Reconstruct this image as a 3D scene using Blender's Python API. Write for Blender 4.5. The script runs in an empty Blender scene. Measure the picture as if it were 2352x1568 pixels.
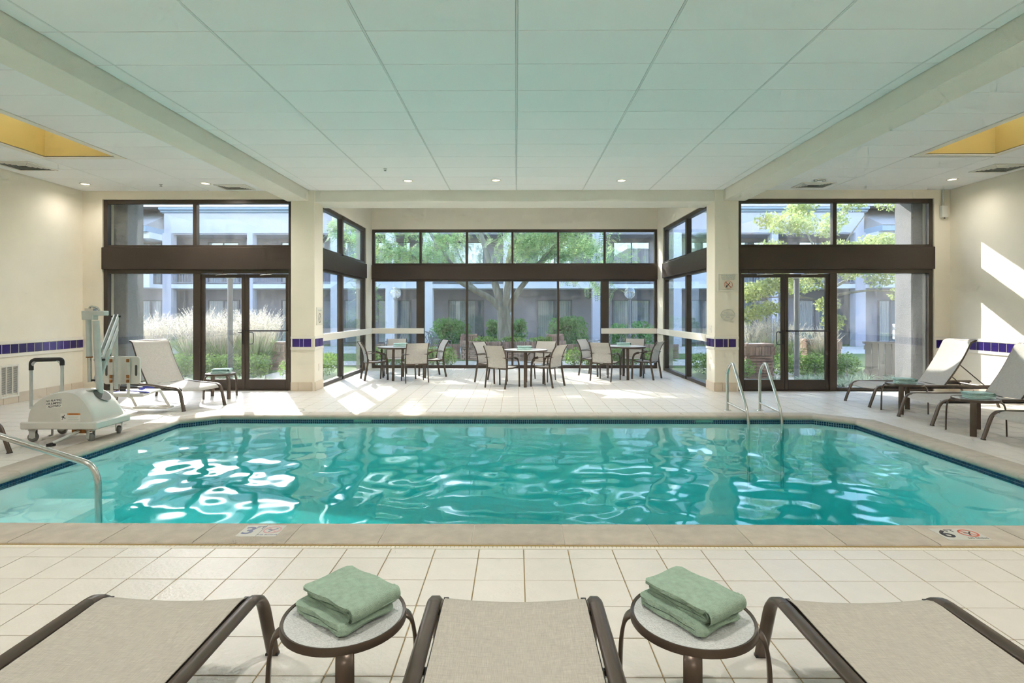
import bpy, bmesh, math, random
import numpy as np
from mathutils import Vector, Matrix

# ------------------------------------------------------------------ scene, camera, light
SC = bpy.context.scene
COL = SC.collection
R = math.radians
HC = 1.467                                   # camera height above the deck

cam = bpy.data.objects.new('camera', bpy.data.cameras.new('camera'))
COL.objects.link(cam)
cam.data.sensor_width = 36.0
cam.data.lens = 1298.0 / 2352.0 * 36.0
cam.data.shift_y = -(784.0 - 715.3) / 2352.0
cam.data.clip_start = 0.05
cam.data.clip_end = 300
cam.location = (0, 0, HC)
cam.rotation_euler = (R(90), 0, 0.0072)
SC.camera = cam

SUN_DIR = Vector((-0.50, 1.0, 0.67)).normalized()      # towards the sun
world = bpy.data.worlds.new('world'); SC.world = world
world.use_nodes = True
wn = world.node_tree.nodes; wl = world.node_tree.links
wn.clear()
wo = wn.new('ShaderNodeOutputWorld'); wb = wn.new('ShaderNodeBackground')
sky = wn.new('ShaderNodeTexSky'); sky.sky_type = 'NISHITA'
sky.sun_disc = False
sky.sun_elevation = math.asin(SUN_DIR.z)
sky.sun_rotation = math.atan2(SUN_DIR.x, SUN_DIR.y)
sky.air_density = 1.0; sky.dust_density = 0.6; sky.ozone_density = 1.0
wl.new(sky.outputs[0], wb.inputs[0]); wl.new(wb.outputs[0], wo.inputs[0])
wb.inputs[1].default_value = 0.68

sunl = bpy.data.lights.new('sun', 'SUN'); sunl.energy = 6.4; sunl.angle = R(0.6); sunl.color = (1.0, 0.955, 0.88)
sun = bpy.data.objects.new('sun', sunl); COL.objects.link(sun)
sun.rotation_euler = SUN_DIR.to_track_quat('Z', 'Y').to_euler()
sun.location = (-20, 40, 27)

LAMP_W = 105.0                               # base watts of the seen downlights and the added unseen ones
SC.view_settings.view_transform = 'Standard'
SC.view_settings.look = 'None'
SC.view_settings.gamma = 1.0
SC.view_settings.use_curve_mapping = False
SC.view_settings.exposure = 0.90
cy = SC.cycles
cy.max_bounces = 9; cy.diffuse_bounces = 5; cy.glossy_bounces = 4; cy.transmission_bounces = 4
cy.use_adaptive_sampling = True; cy.adaptive_threshold = 0.12; cy.adaptive_min_samples = 10; cy.use_light_tree = False
cy.transparent_max_bounces = 24; cy.volume_bounces = 0
cy.sample_clamp_indirect = 6.0
cy.caustics_reflective = False; cy.caustics_refractive = False

# ------------------------------------------------------------------ materials
MATS = {}
def mat(name, col, rough=0.6, metal=0.0, var=0.0, vscale=6.0, bump=0.0, bscale=60.0, rnd=0.0, spec=0.5,
        trans=0.0, coat=0.0, emit=None, estr=0.0, stretch=None, detail=4.0):
    m = bpy.data.materials.new(name); m.use_nodes = True
    nt = m.node_tree; n = nt.nodes; l = nt.links
    p = n['Principled BSDF']
    c = (*col, 1.0)
    p.inputs['Base Color'].default_value = c
    p.inputs['Roughness'].default_value = rough
    p.inputs['Metallic'].default_value = metal
    p.inputs['Specular IOR Level'].default_value = spec
    p.inputs['Coat Weight'].default_value = coat
    if emit:
        p.inputs['Emission Color'].default_value = (*emit, 1); p.inputs['Emission Strength'].default_value = estr
    tc = n.new('ShaderNodeTexCoord')
    src = tc.outputs['Object']
    if stretch:
        mp = n.new('ShaderNodeMapping'); mp.inputs['Scale'].default_value = stretch
        l.new(src, mp.inputs[0]); src = mp.outputs[0]
    colout = None
    if var > 0:
        nz = n.new('ShaderNodeTexNoise'); nz.inputs['Scale'].default_value = vscale; nz.inputs['Detail'].default_value = detail
        l.new(src, nz.inputs['Vector'])
        mr = n.new('ShaderNodeMapRange')
        mr.inputs[1].default_value = 0.3; mr.inputs[2].default_value = 0.7
        mr.inputs[3].default_value = 1 - var; mr.inputs[4].default_value = 1 + var
        l.new(nz.outputs[0], mr.inputs[0])
        mx = n.new('ShaderNodeVectorMath'); mx.operation = 'SCALE'
        mx.inputs[0].default_value = col
        l.new(mr.outputs[0], mx.inputs['Scale'])
        colout = mx.outputs[0]
    if rnd > 0:
        oi = n.new('ShaderNodeObjectInfo')
        mr2 = n.new('ShaderNodeMapRange'); mr2.inputs[3].default_value = 1 - rnd; mr2.inputs[4].default_value = 1 + rnd
        l.new(oi.outputs['Random'], mr2.inputs[0])
        mx2 = n.new('ShaderNodeVectorMath'); mx2.operation = 'SCALE'
        mx2.inputs[0].default_value = col
        if colout: l.new(colout, mx2.inputs[0])
        l.new(mr2.outputs[0], mx2.inputs['Scale'])
        colout = mx2.outputs[0]
    if colout: l.new(colout, p.inputs['Base Color'])
    if bump > 0:
        nb = n.new('ShaderNodeTexNoise'); nb.inputs['Scale'].default_value = bscale; nb.inputs['Detail'].default_value = 3
        l.new(src, nb.inputs['Vector'])
        b = n.new('ShaderNodeBump'); b.inputs['Strength'].default_value = bump; b.inputs['Distance'].default_value = 0.01
        l.new(nb.outputs[0], b.inputs['Height']); l.new(b.outputs[0], p.inputs['Normal'])
    if trans > 0:
        t = n.new('ShaderNodeBsdfTranslucent'); t.inputs[0].default_value = c
        if colout: l.new(colout, t.inputs[0])
        ms = n.new('ShaderNodeMixShader'); ms.inputs[0].default_value = trans
        out = n['Material Output']
        l.new(p.outputs[0], ms.inputs[1]); l.new(t.outputs[0], ms.inputs[2]); l.new(ms.outputs[0], out.inputs[0])
    MATS[name] = m
    return m

def sheet_mat(name, f0, f1, tint, rough, haze=0.0, hazecol=(0.9, 0.92, 0.95), bump=0.0, bscale=1.0, volume=None):
    """thin transparent sheet: Schlick reflection (two-sided) over a clear body, optional dust haze"""
    m = bpy.data.materials.new(name); m.use_nodes = True
    nt = m.node_tree; n = nt.nodes; l = nt.links; n.clear()
    out = n.new('ShaderNodeOutputMaterial')
    lw = n.new('ShaderNodeLayerWeight'); lw.inputs['Blend'].default_value = 0.5
    pw = n.new('ShaderNodeMath'); pw.operation = 'POWER'; pw.inputs[1].default_value = 5.0
    l.new(lw.outputs['Facing'], pw.inputs[0])
    mr = n.new('ShaderNodeMapRange'); mr.inputs[3].default_value = f0; mr.inputs[4].default_value = f1
    l.new(pw.outputs[0], mr.inputs[0])
    tr = n.new('ShaderNodeBsdfTransparent'); tr.inputs[0].default_value = (*tint, 1)
    gl = n.new('ShaderNodeBsdfGlossy'); gl.inputs['Roughness'].default_value = rough; gl.inputs[0].default_value = (1, 1, 1, 1)
    body = tr.outputs[0]
    if haze > 0:
        tl = n.new('ShaderNodeBsdfTranslucent'); tl.inputs[0].default_value = (*hazecol, 1)
        tc = n.new('ShaderNodeTexCoord'); mp = n.new('ShaderNodeMapping'); mp.inputs['Scale'].default_value = (5, 5, 0.7)
        nz = n.new('ShaderNodeTexNoise'); nz.inputs['Scale'].default_value = 1.6; nz.inputs['Detail'].default_value = 6
        l.new(tc.outputs['Object'], mp.inputs[0]); l.new(mp.outputs[0], nz.inputs['Vector'])
        mh = n.new('ShaderNodeMapRange'); mh.inputs[1].default_value = 0.35; mh.inputs[2].default_value = 0.75
        mh.inputs[3].default_value = haze * 0.5; mh.inputs[4].default_value = haze * 1.7
        l.new(nz.outputs[0], mh.inputs[0])
        hm = n.new('ShaderNodeMixShader'); l.new(mh.outputs[0], hm.inputs[0])
        l.new(body, hm.inputs[1]); l.new(tl.outputs[0], hm.inputs[2]); body = hm.outputs[0]
    ms = n.new('ShaderNodeMixShader')
    l.new(mr.outputs[0], ms.inputs[0]); l.new(body, ms.inputs[1]); l.new(gl.outputs[0], ms.inputs[2])
    l.new(ms.outputs[0], out.inputs[0])
    if volume:
        va = n.new('ShaderNodeVolumeAbsorption'); va.inputs[0].default_value = (*volume[0], 1); va.inputs[1].default_value = volume[1]
        l.new(va.outputs[0], out.inputs['Volume'])
    MATS[name] = m
    return m

mat('wall_paint', (0.85, 0.785, 0.655), 0.75, var=0.02, vscale=3, bump=0.12, bscale=160)
mat('beam_paint', (0.81, 0.775, 0.68), 0.75, var=0.02, vscale=4, bump=0.35, bscale=220)
mat('ceiling_panel', (0.87, 0.87, 0.86), 0.85, rnd=0.012, bump=0.1, bscale=300)
mat('ceiling_bar', (0.40, 0.41, 0.39), 0.7)
mat('grid_bar', (0.70, 0.71, 0.69), 0.5)
mat('amber_paint', (0.68, 0.47, 0.13), 0.7, var=0.03, vscale=2)
mat('bronze', (0.068, 0.052, 0.040), 0.38, metal=0.25, var=0.12, vscale=2)
mat('bronze_band', (0.052, 0.037, 0.028), 0.42, metal=0.1, var=0.1, vscale=1.5)
mat('floor_tile', (0.70, 0.66, 0.595), 0.34, rnd=0.025, var=0.025, vscale=9, bump=0.30, bscale=42, spec=0.45)
mat('grout', (0.36, 0.26, 0.13), 0.9, var=0.15, vscale=3)
mat('floor_grout_pale', (0.5, 0.45, 0.38), 0.9)
mat('coping', (0.53, 0.475, 0.395), 0.8, rnd=0.05, var=0.10, vscale=10, bump=0.5, bscale=240)
mat('joint', (0.58, 0.54, 0.46), 0.9)
mat('coping_edge', (0.40, 0.28, 0.10), 0.9)
mat('plaster', (0.86, 0.90, 0.90), 0.7, var=0.03, vscale=2)
mat('navy_tile', (0.030, 0.012, 0.150), 0.12, rnd=0.35, spec=0.6)
mat('mosaic_blue', (0.012, 0.05, 0.115), 0.2, var=0.5, vscale=60, spec=0.6)
mat('white_trim', (0.80, 0.75, 0.65), 0.6)
mat('base_tile', (0.66, 0.56, 0.44), 0.45, rnd=0.04, var=0.04)
mat('brown_metal', (0.11, 0.082, 0.062), 0.33, metal=0.55, var=0.08, vscale=14)
mat('dark_metal', (0.025, 0.02, 0.018), 0.4, metal=0.3)
mat('steel', (0.62, 0.63, 0.60), 0.24, metal=0.9, var=0.06, vscale=8)
mat('white_plastic', (0.70, 0.68, 0.62), 0.42, var=0.02)
mat('pale_metal', (0.56, 0.58, 0.55), 0.4, metal=0.15, var=0.05, vscale=9)
mat('rust', (0.33, 0.13, 0.03), 0.8, var=0.5, vscale=30)
mat('black_rubber', (0.025, 0.025, 0.025), 0.55)
mat('grey_rubber', (0.20, 0.20, 0.19), 0.6)
mat('blue_strap', (0.05, 0.06, 0.42), 0.6)
mat('towel', (0.46, 0.62, 0.485), 0.95, var=0.10, vscale=55, bump=0.9, bscale=420, spec=0.1)
mat('towel_aqua', (0.56, 0.76, 0.71), 0.95, var=0.08, vscale=40, bump=0.8, bscale=300, spec=0.1)
mat('table_white', (0.80, 0.82, 0.84), 0.18)
mat('label_white', (0.82, 0.80, 0.74), 0.5)
mat('plaque', (0.55, 0.54, 0.48), 0.5)
mat('aqua_plaque', (0.16, 0.40, 0.34), 0.4)
mat('label_orange', (0.75, 0.28, 0.05), 0.5)
mat('ink', (0.03, 0.03, 0.035), 0.6)
mat('ink_faded', (0.20, 0.21, 0.32), 0.6)
mat('ink_pale', (0.40, 0.45, 0.42), 0.6)
mat('red_print', (0.62, 0.10, 0.05), 0.5)
mat('red_faded', (0.62, 0.36, 0.36), 0.6)
mat('sign_face', (0.72, 0.68, 0.56), 0.4)
mat('vent_white', (0.75, 0.72, 0.64), 0.5)
mat('vent_dark', (0.10, 0.10, 0.09), 0.8)
mat('lamp_glow', (1, 0.9, 0.7), 0.5, emit=(1.0, 0.80, 0.50), estr=9.0)
mat('downlight_trim', (0.75, 0.70, 0.58), 0.4)
# outdoors
mat('stucco_mauve', (0.29, 0.26, 0.275), 0.9, var=0.05, vscale=1.5, bump=0.15, bscale=60)
mat('stucco_light', (0.66, 0.64, 0.66), 0.9, var=0.02, vscale=1.5)
mat('stucco_lilac', (0.48, 0.455, 0.51), 0.9, var=0.02, vscale=1.2)
mat('stucco_pier', (0.22, 0.215, 0.22), 0.95, var=0.1, vscale=30, bump=0.9, bscale=90)
mat('cornice', (0.28, 0.34, 0.42), 0.7)
mat('shingle', (0.30, 0.265, 0.25), 0.95, var=0.12, vscale=9, bump=0.5, bscale=25, stretch=(1, 3, 3))
mat('curtain', (0.46, 0.50, 0.50), 0.9)
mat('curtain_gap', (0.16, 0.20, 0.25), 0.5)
mat('win_frame', (0.13, 0.12, 0.12), 0.5)
mat('rail_metal', (0.20, 0.20, 0.23), 0.5)
mat('brick', (0.46, 0.29, 0.225), 0.85, rnd=0.20, var=0.12, vscale=14, bump=0.4, bscale=120)
mat('mortar', (0.52, 0.45, 0.39), 0.95)
mat('paving', (0.60, 0.54, 0.48), 0.9, var=0.08, vscale=2)
mat('lawn', (0.14, 0.20, 0.055), 0.95, var=0.35, vscale=4, bump=0.8, bscale=60)
mat('bark', (0.27, 0.24, 0.19), 0.95, var=0.35, vscale=9, bump=1.0, bscale=26, stretch=(1, 1, 0.25))
mat('leaf_locust', (0.33, 0.47, 0.20), 0.6, var=0.3, vscale=1.6, trans=0.5)
mat('leaf_yellow', (0.42, 0.46, 0.17), 0.6, var=0.35, vscale=2.0, trans=0.45)
mat('leaf_shrub', (0.17, 0.36, 0.10), 0.55, var=0.35, vscale=3, trans=0.35)
mat('leaf_box', (0.26, 0.40, 0.08), 0.6, var=0.35, vscale=5, trans=0.35)
mat('blade', (0.30, 0.40, 0.16), 0.6, var=0.25, vscale=3, trans=0.4)
mat('blade_pale', (0.42, 0.52, 0.36), 0.6, var=0.25, vscale=3, trans=0.4)
mat('plume', (0.66, 0.59, 0.47), 0.9, var=0.15, vscale=4, trans=0.5)
mat('fence_wood', (0.30, 0.27, 0.235), 0.9, rnd=0.12, var=0.15, vscale=5, stretch=(1, 1, 0.15))
mat('lamp_pole', (0.30, 0.29, 0.29), 0.6)
mat('cast_iron', (0.30, 0.30, 0.32), 0.5, metal=0.2)
mat('globe_bulb', (0.9, 0.9, 0.9), 0.4)
sheet_mat('glass', 0.055, 0.9, (0.965, 0.985, 0.985), 0.0, haze=0.012)
sheet_mat('glass_dusty', 0.06, 0.9, (0.95, 0.97, 0.97), 0.0, haze=0.020)
sheet_mat('globe_glass', 0.16, 0.9, (0.88, 0.90, 0.93), 0.05, haze=0.10)
sheet_mat('far_glass', 0.09, 0.8, (0.88, 0.90, 0.90), 0.0)
mat('table_glass', (0.84, 0.85, 0.84), 0.10, var=0.12, vscale=140, bump=0.8, bscale=190, spec=1.0, trans=0.1, coat=0.6)
sheet_mat('water', 0.02, 0.85, (0.97, 1.0, 1.0), 0.06, volume=((0.0, 0.90, 0.905), 0.72))
sheet_mat('skylight_glass', 0.05, 0.9, (0.9, 0.9, 0.86), 0.0, haze=0.25)

def sling_mat(name, col, trans):
    m = mat(name, col, 0.75, var=0.05, vscale=30, trans=trans, spec=0.25)
    nt = m.node_tree; n = nt.nodes; l = nt.links
    tc = n.new('ShaderNodeTexCoord')
    hs = []
    for sc in ((620, 26, 26), (26, 620, 26)):
        mp = n.new('ShaderNodeMapping'); mp.inputs['Scale'].default_value = sc
        nz = n.new('ShaderNodeTexNoise'); nz.inputs['Scale'].default_value = 1.0; nz.inputs['Detail'].default_value = 2
        l.new(tc.outputs['Object'], mp.inputs[0]); l.new(mp.outputs[0], nz.inputs['Vector']); hs.append(nz)
    ad = n.new('ShaderNodeMath'); ad.operation = 'ADD'
    l.new(hs[0].outputs[0], ad.inputs[0]); l.new(hs[1].outputs[0], ad.inputs[1])
    mr = n.new('ShaderNodeMapRange'); mr.inputs[1].default_value = 0.75; mr.inputs[2].default_value = 1.25
    mr.inputs[3].default_value = 0.80; mr.inputs[4].default_value = 1.16
    l.new(ad.outputs[0], mr.inputs[0])
    vm = n.new('ShaderNodeVectorMath'); vm.operation = 'SCALE'; vm.inputs[0].default_value = col
    l.new(mr.outputs[0], vm.inputs['Scale'])
    p = n['Principled BSDF']; l.new(vm.outputs[0], p.inputs['Base Color'])
    b = n.new('ShaderNodeBump'); b.inputs['Strength'].default_value = 0.25; b.inputs['Distance'].default_value = 0.003
    l.new(ad.outputs[0], b.inputs['Height']); l.new(b.outputs[0], p.inputs['Normal'])
    return m
sling_mat('sling', (0.60, 0.56, 0.485), 0.22)
sling_mat('sling_far', (0.64, 0.61, 0.56), 0.32)

# ------------------------------------------------------------------ geometry helpers
class MB:
    def __init__(self): self.v = []; self.f = []
    def add(self, vs, fs):
        o = len(self.v); self.v += [tuple(p) for p in vs]; self.f += [tuple(i + o for i in f) for f in fs]
        return self
    def box(self, x0, x1, y0, y1, z0, z1, mtx=None):
        vs = [(x, y, z) for z in (z0, z1) for y in (y0, y1) for x in (x0, x1)]
        if mtx: vs = [mtx @ Vector(p) for p in vs]
        return self.add(vs, [(0, 2, 3, 1), (4, 5, 7, 6), (0, 1, 5, 4), (2, 6, 7, 3), (0, 4, 6, 2), (1, 3, 7, 5)])
    def prism(self, poly, axis, a, b):
        """poly of 2D points extruded along axis ('x': (y,z), 'y': (x,z), 'z': (x,y))"""
        n = len(poly)
        def P(p, t):
            return {'x': (t, p[0], p[1]), 'y': (p[0], t, p[1]), 'z': (p[0], p[1], t)}[axis]
        vs = [P(p, a) for p in poly] + [P(p, b) for p in poly]
        fs = [tuple(range(n))[::-1], tuple(range(n, 2 * n))] + [(i, (i + 1) % n, n + (i + 1) % n, n + i) for i in range(n)]
        return self.add(vs, fs)
    def sweep(self, path, prof, side=None, scale=None, cap=True):
        """sweep 2D profile (along side, along normal) on a path"""
        path = [Vector(p) for p in path]; n = len(path); k = len(prof); vs = []
        up = None
        for i, p in enumerate(path):
            t = (path[min(i + 1, n - 1)] - path[max(i - 1, 0)]).normalized()
            if side is not None:
                s = Vector(side); s = (s - t * s.dot(t)).normalized()
            else:
                if up is None:
                    up = Vector((0, 0, 1)) if abs(t.z) < 0.9 else Vector((1, 0, 0))
                s = t.cross(up)
                s = s.normalized() if s.length > 1e-6 else Vector((1, 0, 0))
                up = s.cross(t).normalized()
            nn = s.cross(t)
            sc = scale[i] if scale else 1.0
            vs += [p + s * (a * sc) + nn * (b * sc) for a, b in prof]
        fs = []
        for i in range(n - 1):
            for j in range(k):
                a = i * k + j; b = i * k + (j + 1) % k
                fs.append((a, b, b + k, a + k))
        if cap:
            fs.append(tuple(range(k))[::-1]); fs.append(tuple(range((n - 1) * k, n * k)))
        return self.add(vs, fs)
    def tube(self, path, r, n=10, scale=None, cap=True):
        return self.sweep(path, [(r * math.cos(2 * math.pi * i / n), r * math.sin(2 * math.pi * i / n)) for i in range(n)], None, scale, cap)
    def strap(self, path, w, t, side, c=0.42):
        w /= 2; t /= 2; c = min(w, t) * c * 2
        pr = [(-w + c, -t), (w - c, -t), (w, -t + c), (w, t - c), (w - c, t), (-w + c, t), (-w, t - c), (-w, -t + c)]
        return self.sweep(path, pr, side)
    def lathe(self, prof, n=24, o=(0, 0, 0), cap=False):
        k = len(prof); vs = []
        for i in range(n):
            a = 2 * math.pi * i / n
            vs += [(o[0] + r * math.cos(a), o[1] + r * math.sin(a), o[2] + z) for r, z in prof]
        fs = [(i * k + j, ((i + 1) % n) * k + j, ((i + 1) % n) * k + j + 1, i * k + j + 1) for i in range(n) for j in range(k - 1)]
        if cap:
            fs.append(tuple(i * k for i in range(n))[::-1]); fs.append(tuple(i * k + k - 1 for i in range(n)))
        return self.add(vs, fs)
    def grid(self, fn, nu, nv):
        vs = [fn(i / nu, j / nv) for j in range(nv + 1) for i in range(nu + 1)]
        w = nu + 1
        fs = [(j * w + i, j * w + i + 1, (j + 1) * w + i + 1, (j + 1) * w + i) for j in range(nv) for i in range(nu)]
        return self.add(vs, fs)
    def mesh(self, name, material, smooth=False, bevel=0.0, flip=False, seg=1):
        me = bpy.data.meshes.new(name); me.from_pydata(self.v, [], self.f)
        bm = bmesh.new(); bm.from_mesh(me)
        if bevel > 0:
            bmesh.ops.bevel(bm, geom=bm.edges[:], offset=bevel, segments=seg, affect='EDGES', profile=0.5, clamp_overlap=True)
        bmesh.ops.recalc_face_normals(bm, faces=bm.faces[:])
        bm.to_mesh(me); bm.free()
        if smooth:
            me.polygons.foreach_set('use_smooth', [True] * len(me.polygons))
            try: me.set_sharp_from_angle(angle=R(52))
            except Exception: pass
        me.materials.append(MATS[material])
        return me
    def build(self, name, material, parent=None, **k):
        return link(name, self.mesh(name, material, **k), parent)

def link(name, me, parent=None, loc=None, rz=None):
    o = bpy.data.objects.new(name, me); COL.objects.link(o)
    if parent: o.parent = parent
    if loc is not None: o.location = loc
    if rz is not None: o.rotation_euler = (0, 0, rz)
    return o
def tag(o, label=None, cat=None, group=None, kind=None):
    if label: o['label'] = label
    if cat: o['category'] = cat
    if group: o['group'] = group
    if kind: o['kind'] = kind
    return o
def thing(name, label, cat, loc=(0, 0, 0), rz=0.0, group=None, kind=None):
    o = bpy.data.objects.new(name, None); COL.objects.link(o)
    o.empty_display_size = 0.1
    o.location = loc; o.rotation_euler = (0, 0, rz)
    return tag(o, label, cat, group, kind)
def dup(root, loc, rz, label, scale=None):
    def rec(o, par):
        c = o.copy(); COL.objects.link(c); c.parent = par
        for ch in o.children: rec(ch, c)
        return c
    c = rec(root, None); c.location = loc; c.rotation_euler = (0, 0, rz); c['label'] = label
    if scale: c.scale = (scale,) * 3
    return c
def text(name, body, size, material, parent, mtx, align='CENTER', shear=0.0, ext=0.0006, bold=0.0):
    cu = bpy.data.curves.new(name, 'FONT'); cu.body = body; cu.size = size; cu.align_x = align; cu.align_y = 'CENTER'
    cu.extrude = ext; cu.shear = shear; cu.offset = bold; cu.resolution_u = 3
    cu.materials.append(MATS[material])
    tmp = bpy.data.objects.new(name, cu); COL.objects.link(tmp)
    me = bpy.data.meshes.new_from_object(tmp)
    bpy.data.objects.remove(tmp); bpy.data.curves.remove(cu)
    me.materials.clear(); me.materials.append(MATS[material])
    o = link(name, me, parent); o.matrix_local = mtx
    return o
def smooth(pts, n=6):
    P = [Vector(p) for p in pts]; out = []
    for i in range(len(P) - 1):
        p0 = P[max(i - 1, 0)]; p1 = P[i]; p2 = P[i + 1]; p3 = P[min(i + 2, len(P) - 1)]
        for k in range(n):
            t = k / n
            out.append(0.5 * ((2 * p1) + (p2 - p0) * t + (2 * p0 - 5 * p1 + 4 * p2 - p3) * t * t + (3 * p1 - p0 - 3 * p2 + p3) * t ** 3))
    out.append(P[-1]); return out
def fillet(pts, r, n=5):
    """polyline with rounded corners"""
    P = [Vector(p) for p in pts]; out = [P[0]]
    for i in range(1, len(P) - 1):
        a = (P[i - 1] - P[i]); b = (P[i + 1] - P[i]); d = min(r, a.length * 0.49, b.length * 0.49)
        p = P[i] + a.normalized() * d; q = P[i] + b.normalized() * d
        for k in range(n + 1):
            t = k / n
            out.append(p * (1 - t) ** 2 + P[i] * 2 * t * (1 - t) + q * t * t)
    out.append(P[-1]); return out

# ------------------------------------------------------------------ room dimensions
XL, XR = -8.06, 7.98          # side walls
YW = 10.45                    # window wall of the side bays
YB = -3.2                     # wall behind the camera
ZC = 3.709                    # ceiling
AL, AR, AY, AZ = -3.75, 3.66, 14.65, 4.28     # alcove
ZBEAM = HC + 2.04
WL0, WL1 = -7.69, -4.16       # left window unit
WR0, WR1 = 4.09, 7.69         # right window unit
HEAD, B1, B0 = 3.55, 2.66, 2.25
POOL = [(-4.52, 3.878), (4.52, 3.878), (4.52, 7.54), (4.12, 7.90), (-4.14, 7.90), (-4.54, 7.57)]

def inside_pool(x, y, m=0.0):
    if not (-4.53 - m < x < 4.52 + m and 3.878 - m < y < 7.9 + m): return False
    return (abs(x) + y) < 4.13 + 7.9 + m * 1.3
# ------------------------------------------------------------------ walls, beams, pillars
def struct(name, mb, material, label, **k):
    return tag(mb.build(name, material, **k), label, kind='structure')
T = 0.25
wl_ = struct('wall_left', MB().box(XL - T, XL, YB, YW + 0.3, -0.3, AZ), 'wall_paint', 'cream painted side wall with the return air grille')
wr_ = struct('wall_right', MB().box(XR, XR + T, YB, YW + 0.3, -0.3, AZ), 'wall_paint', 'cream painted side wall with slanted patches of sunlight')
struct('wall_front', MB().box(XL - T, XR + T, YB - T, YB, -0.3, AZ), 'wall_paint', 'cream painted wall behind the near loungers')
b = MB()
b.box(XL, WL0, YW, YW + 0.3, -0.3, AZ).box(WR1, XR, YW, YW + 0.3, -0.3, AZ)
b.box(WL0, WL1 + 0.02, YW, YW + 0.3, HEAD, AZ).box(WR0 - 0.02, WR1, YW, YW + 0.3, HEAD, AZ)
b.box(WL0, WL1 + 0.02, YW, YW + 0.3, -0.3, -0.004).box(WR0 - 0.02, WR1, YW, YW + 0.3, -0.3, -0.004)
wb_ = struct('wall_back', b, 'wall_paint', 'cream painted wall strips framing the tall bronze window units')
b = MB()
b.box(AL - 0.25, AL, 14.12, AY + 0.3, -0.3, AZ).box(AR, AR + 0.25, 14.12, AY + 0.3, -0.3, AZ)
b.box(AL - 0.25, AL, 10.86, 14.12, 3.55, AZ).box(AR, AR + 0.25, 10.86, 14.12, 3.55, AZ)
b.box(AL, AR, AY, AY + 0.3, 3.60, AZ).box(AL, AR, AY, AY + 0.3, -0.3, -0.004)
b.box(AL - 0.25, AL, 10.8, 14.12, -0.3, -0.004).box(AR, AR + 0.25, 10.8, 14.12, -0.3, -0.004)
struct('wall_alcove', b, 'wall_paint', 'cream painted header and corner strips around the alcove windows')
PILL = ((-4.16, AL + 0.03), (AR - 0.01, 4.09))
pil = []
for i, (a, c) in enumerate(PILL):
    o = struct('pillar_%d' % (i + 1), MB().box(a, c, 10.41, 10.86, -0.02, AZ), 'wall_paint',
               'cream pillar between the glass alcove and the ' + ('left' if i == 0 else 'right') + ' hand doors', bevel=0.006)
    pil.append(o)
b = MB().box(-4.24, -3.84, YB, 10.45, ZBEAM, ZC + 0.02)
beamL = struct('beam_left', b, 'beam_paint', 'long textured beam dropping below the ceiling beside the yellow skylight', bevel=0.004)
b = MB().box(3.82, 4.225, YB, 10.45, ZBEAM, ZC + 0.02)
struct('beam_right', b, 'beam_paint', 'long textured beam dropping below the ceiling on the right hand side', bevel=0.004)
b = MB().box(-4.16, 4.09, 10.43, 11.08, ZBEAM - 0.01, AZ)
struct('beam_back', b, 'beam_paint', 'cross beam over the opening of the glass alcove', bevel=0.004)

# ceiling: backing slab with two skylight wells, panels hung just below it
WELLS = ((-6.82, -5.80, 4.69, 8.13), (5.79, 6.81, 4.69, 8.08))
b = MB()
zs0, zs1 = ZC + 0.006, ZC + 0.12
xs = [XL, WELLS[0][0] - 0.03, WELLS[0][1] + 0.03, WELLS[1][0] - 0.03, WELLS[1][1] + 0.03, XR]
b.box(XL, XR, YB, 4.66, zs0, zs1)
b.box(XL, xs[1], 4.66, YW, zs0, zs1).box(xs[2], xs[3], 4.66, YW, zs0, zs1).box(xs[4], XR, 4.66, YW, zs0, zs1)
b.box(xs[1], xs[2], 8.16, YW, zs0, zs1).box(xs[3], xs[4], 8.11, YW, zs0, zs1)
ceiling = struct('ceiling', b, 'ceiling_bar', 'suspended grid ceiling of pale rectangular panels')
struct('ceiling_alcove', MB().box(AL - 0.2, AR + 0.2, 11.0, AY + 0.25, AZ, AZ + 0.12), 'ceiling_panel', 'plain high ceiling of the glass alcove')
struct('roof', MB().box(XL - T, XR + T, YB - T, YW + 0.3, AZ + 0.02, AZ + 0.12)
       if False else MB().box(XL - T, XR + T, YB - T, 4.4, AZ, AZ + 0.1).box(XL - T, -7.2, 4.4, YW + 0.3, AZ, AZ + 0.1).box(-5.4, 5.4, 4.4, YW + 0.3, AZ, AZ + 0.1)
       .box(7.2, XR + T, 4.4, YW + 0.3, AZ, AZ + 0.1).box(-7.2, -5.4, 8.5, YW + 0.3, AZ, AZ + 0.1).box(5.4, 7.2, 8.5, YW + 0.3, AZ, AZ + 0.1),
       'shingle', 'low roof over the pool hall')
struct('eave', MB().box(XL - T, AL - 0.25, YW + 0.3, YW + 1.0, 3.80, 4.1).box(AR + 0.25, XR + T, YW + 0.3, YW + 1.0, 3.80, 4.1)
       .box(AL - 0.55, AR + 0.55, AY + 0.3, AY + 0.7, 3.85, 4.1), 'stucco_light', 'overhanging eave above the windows')
panel_cache = {}
def panel(x0, x1, y0, y1):
    w, h = round(x1 - x0, 4), round(y1 - y0, 4)
    if w < 0.02 or h < 0.02: return
    if (w, h) not in panel_cache:
        panel_cache[(w, h)] = MB().box(-w / 2, w / 2, -h / 2, h / 2, 0, 0.02).mesh('ceiling_panel', 'ceiling_panel', bevel=0.0025)
    link('ceiling_panel', panel_cache[(w, h)], ceiling, ((x0 + x1) / 2, (y0 + y1) / 2, ZC - 0.005))
def panels(xlines, ylines, skip=None):
    for i in range(len(xlines) - 1):
        for j in range(len(ylines) - 1):
            x0, x1, y0, y1 = xlines[i], xlines[i + 1], ylines[j], ylines[j + 1]
            if skip and skip(0.5 * (x0 + x1), 0.5 * (y0 + y1)): continue
            panel(x0 + 0.010, x1 - 0.010, y0 + 0.004, y1 - 0.004)
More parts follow.
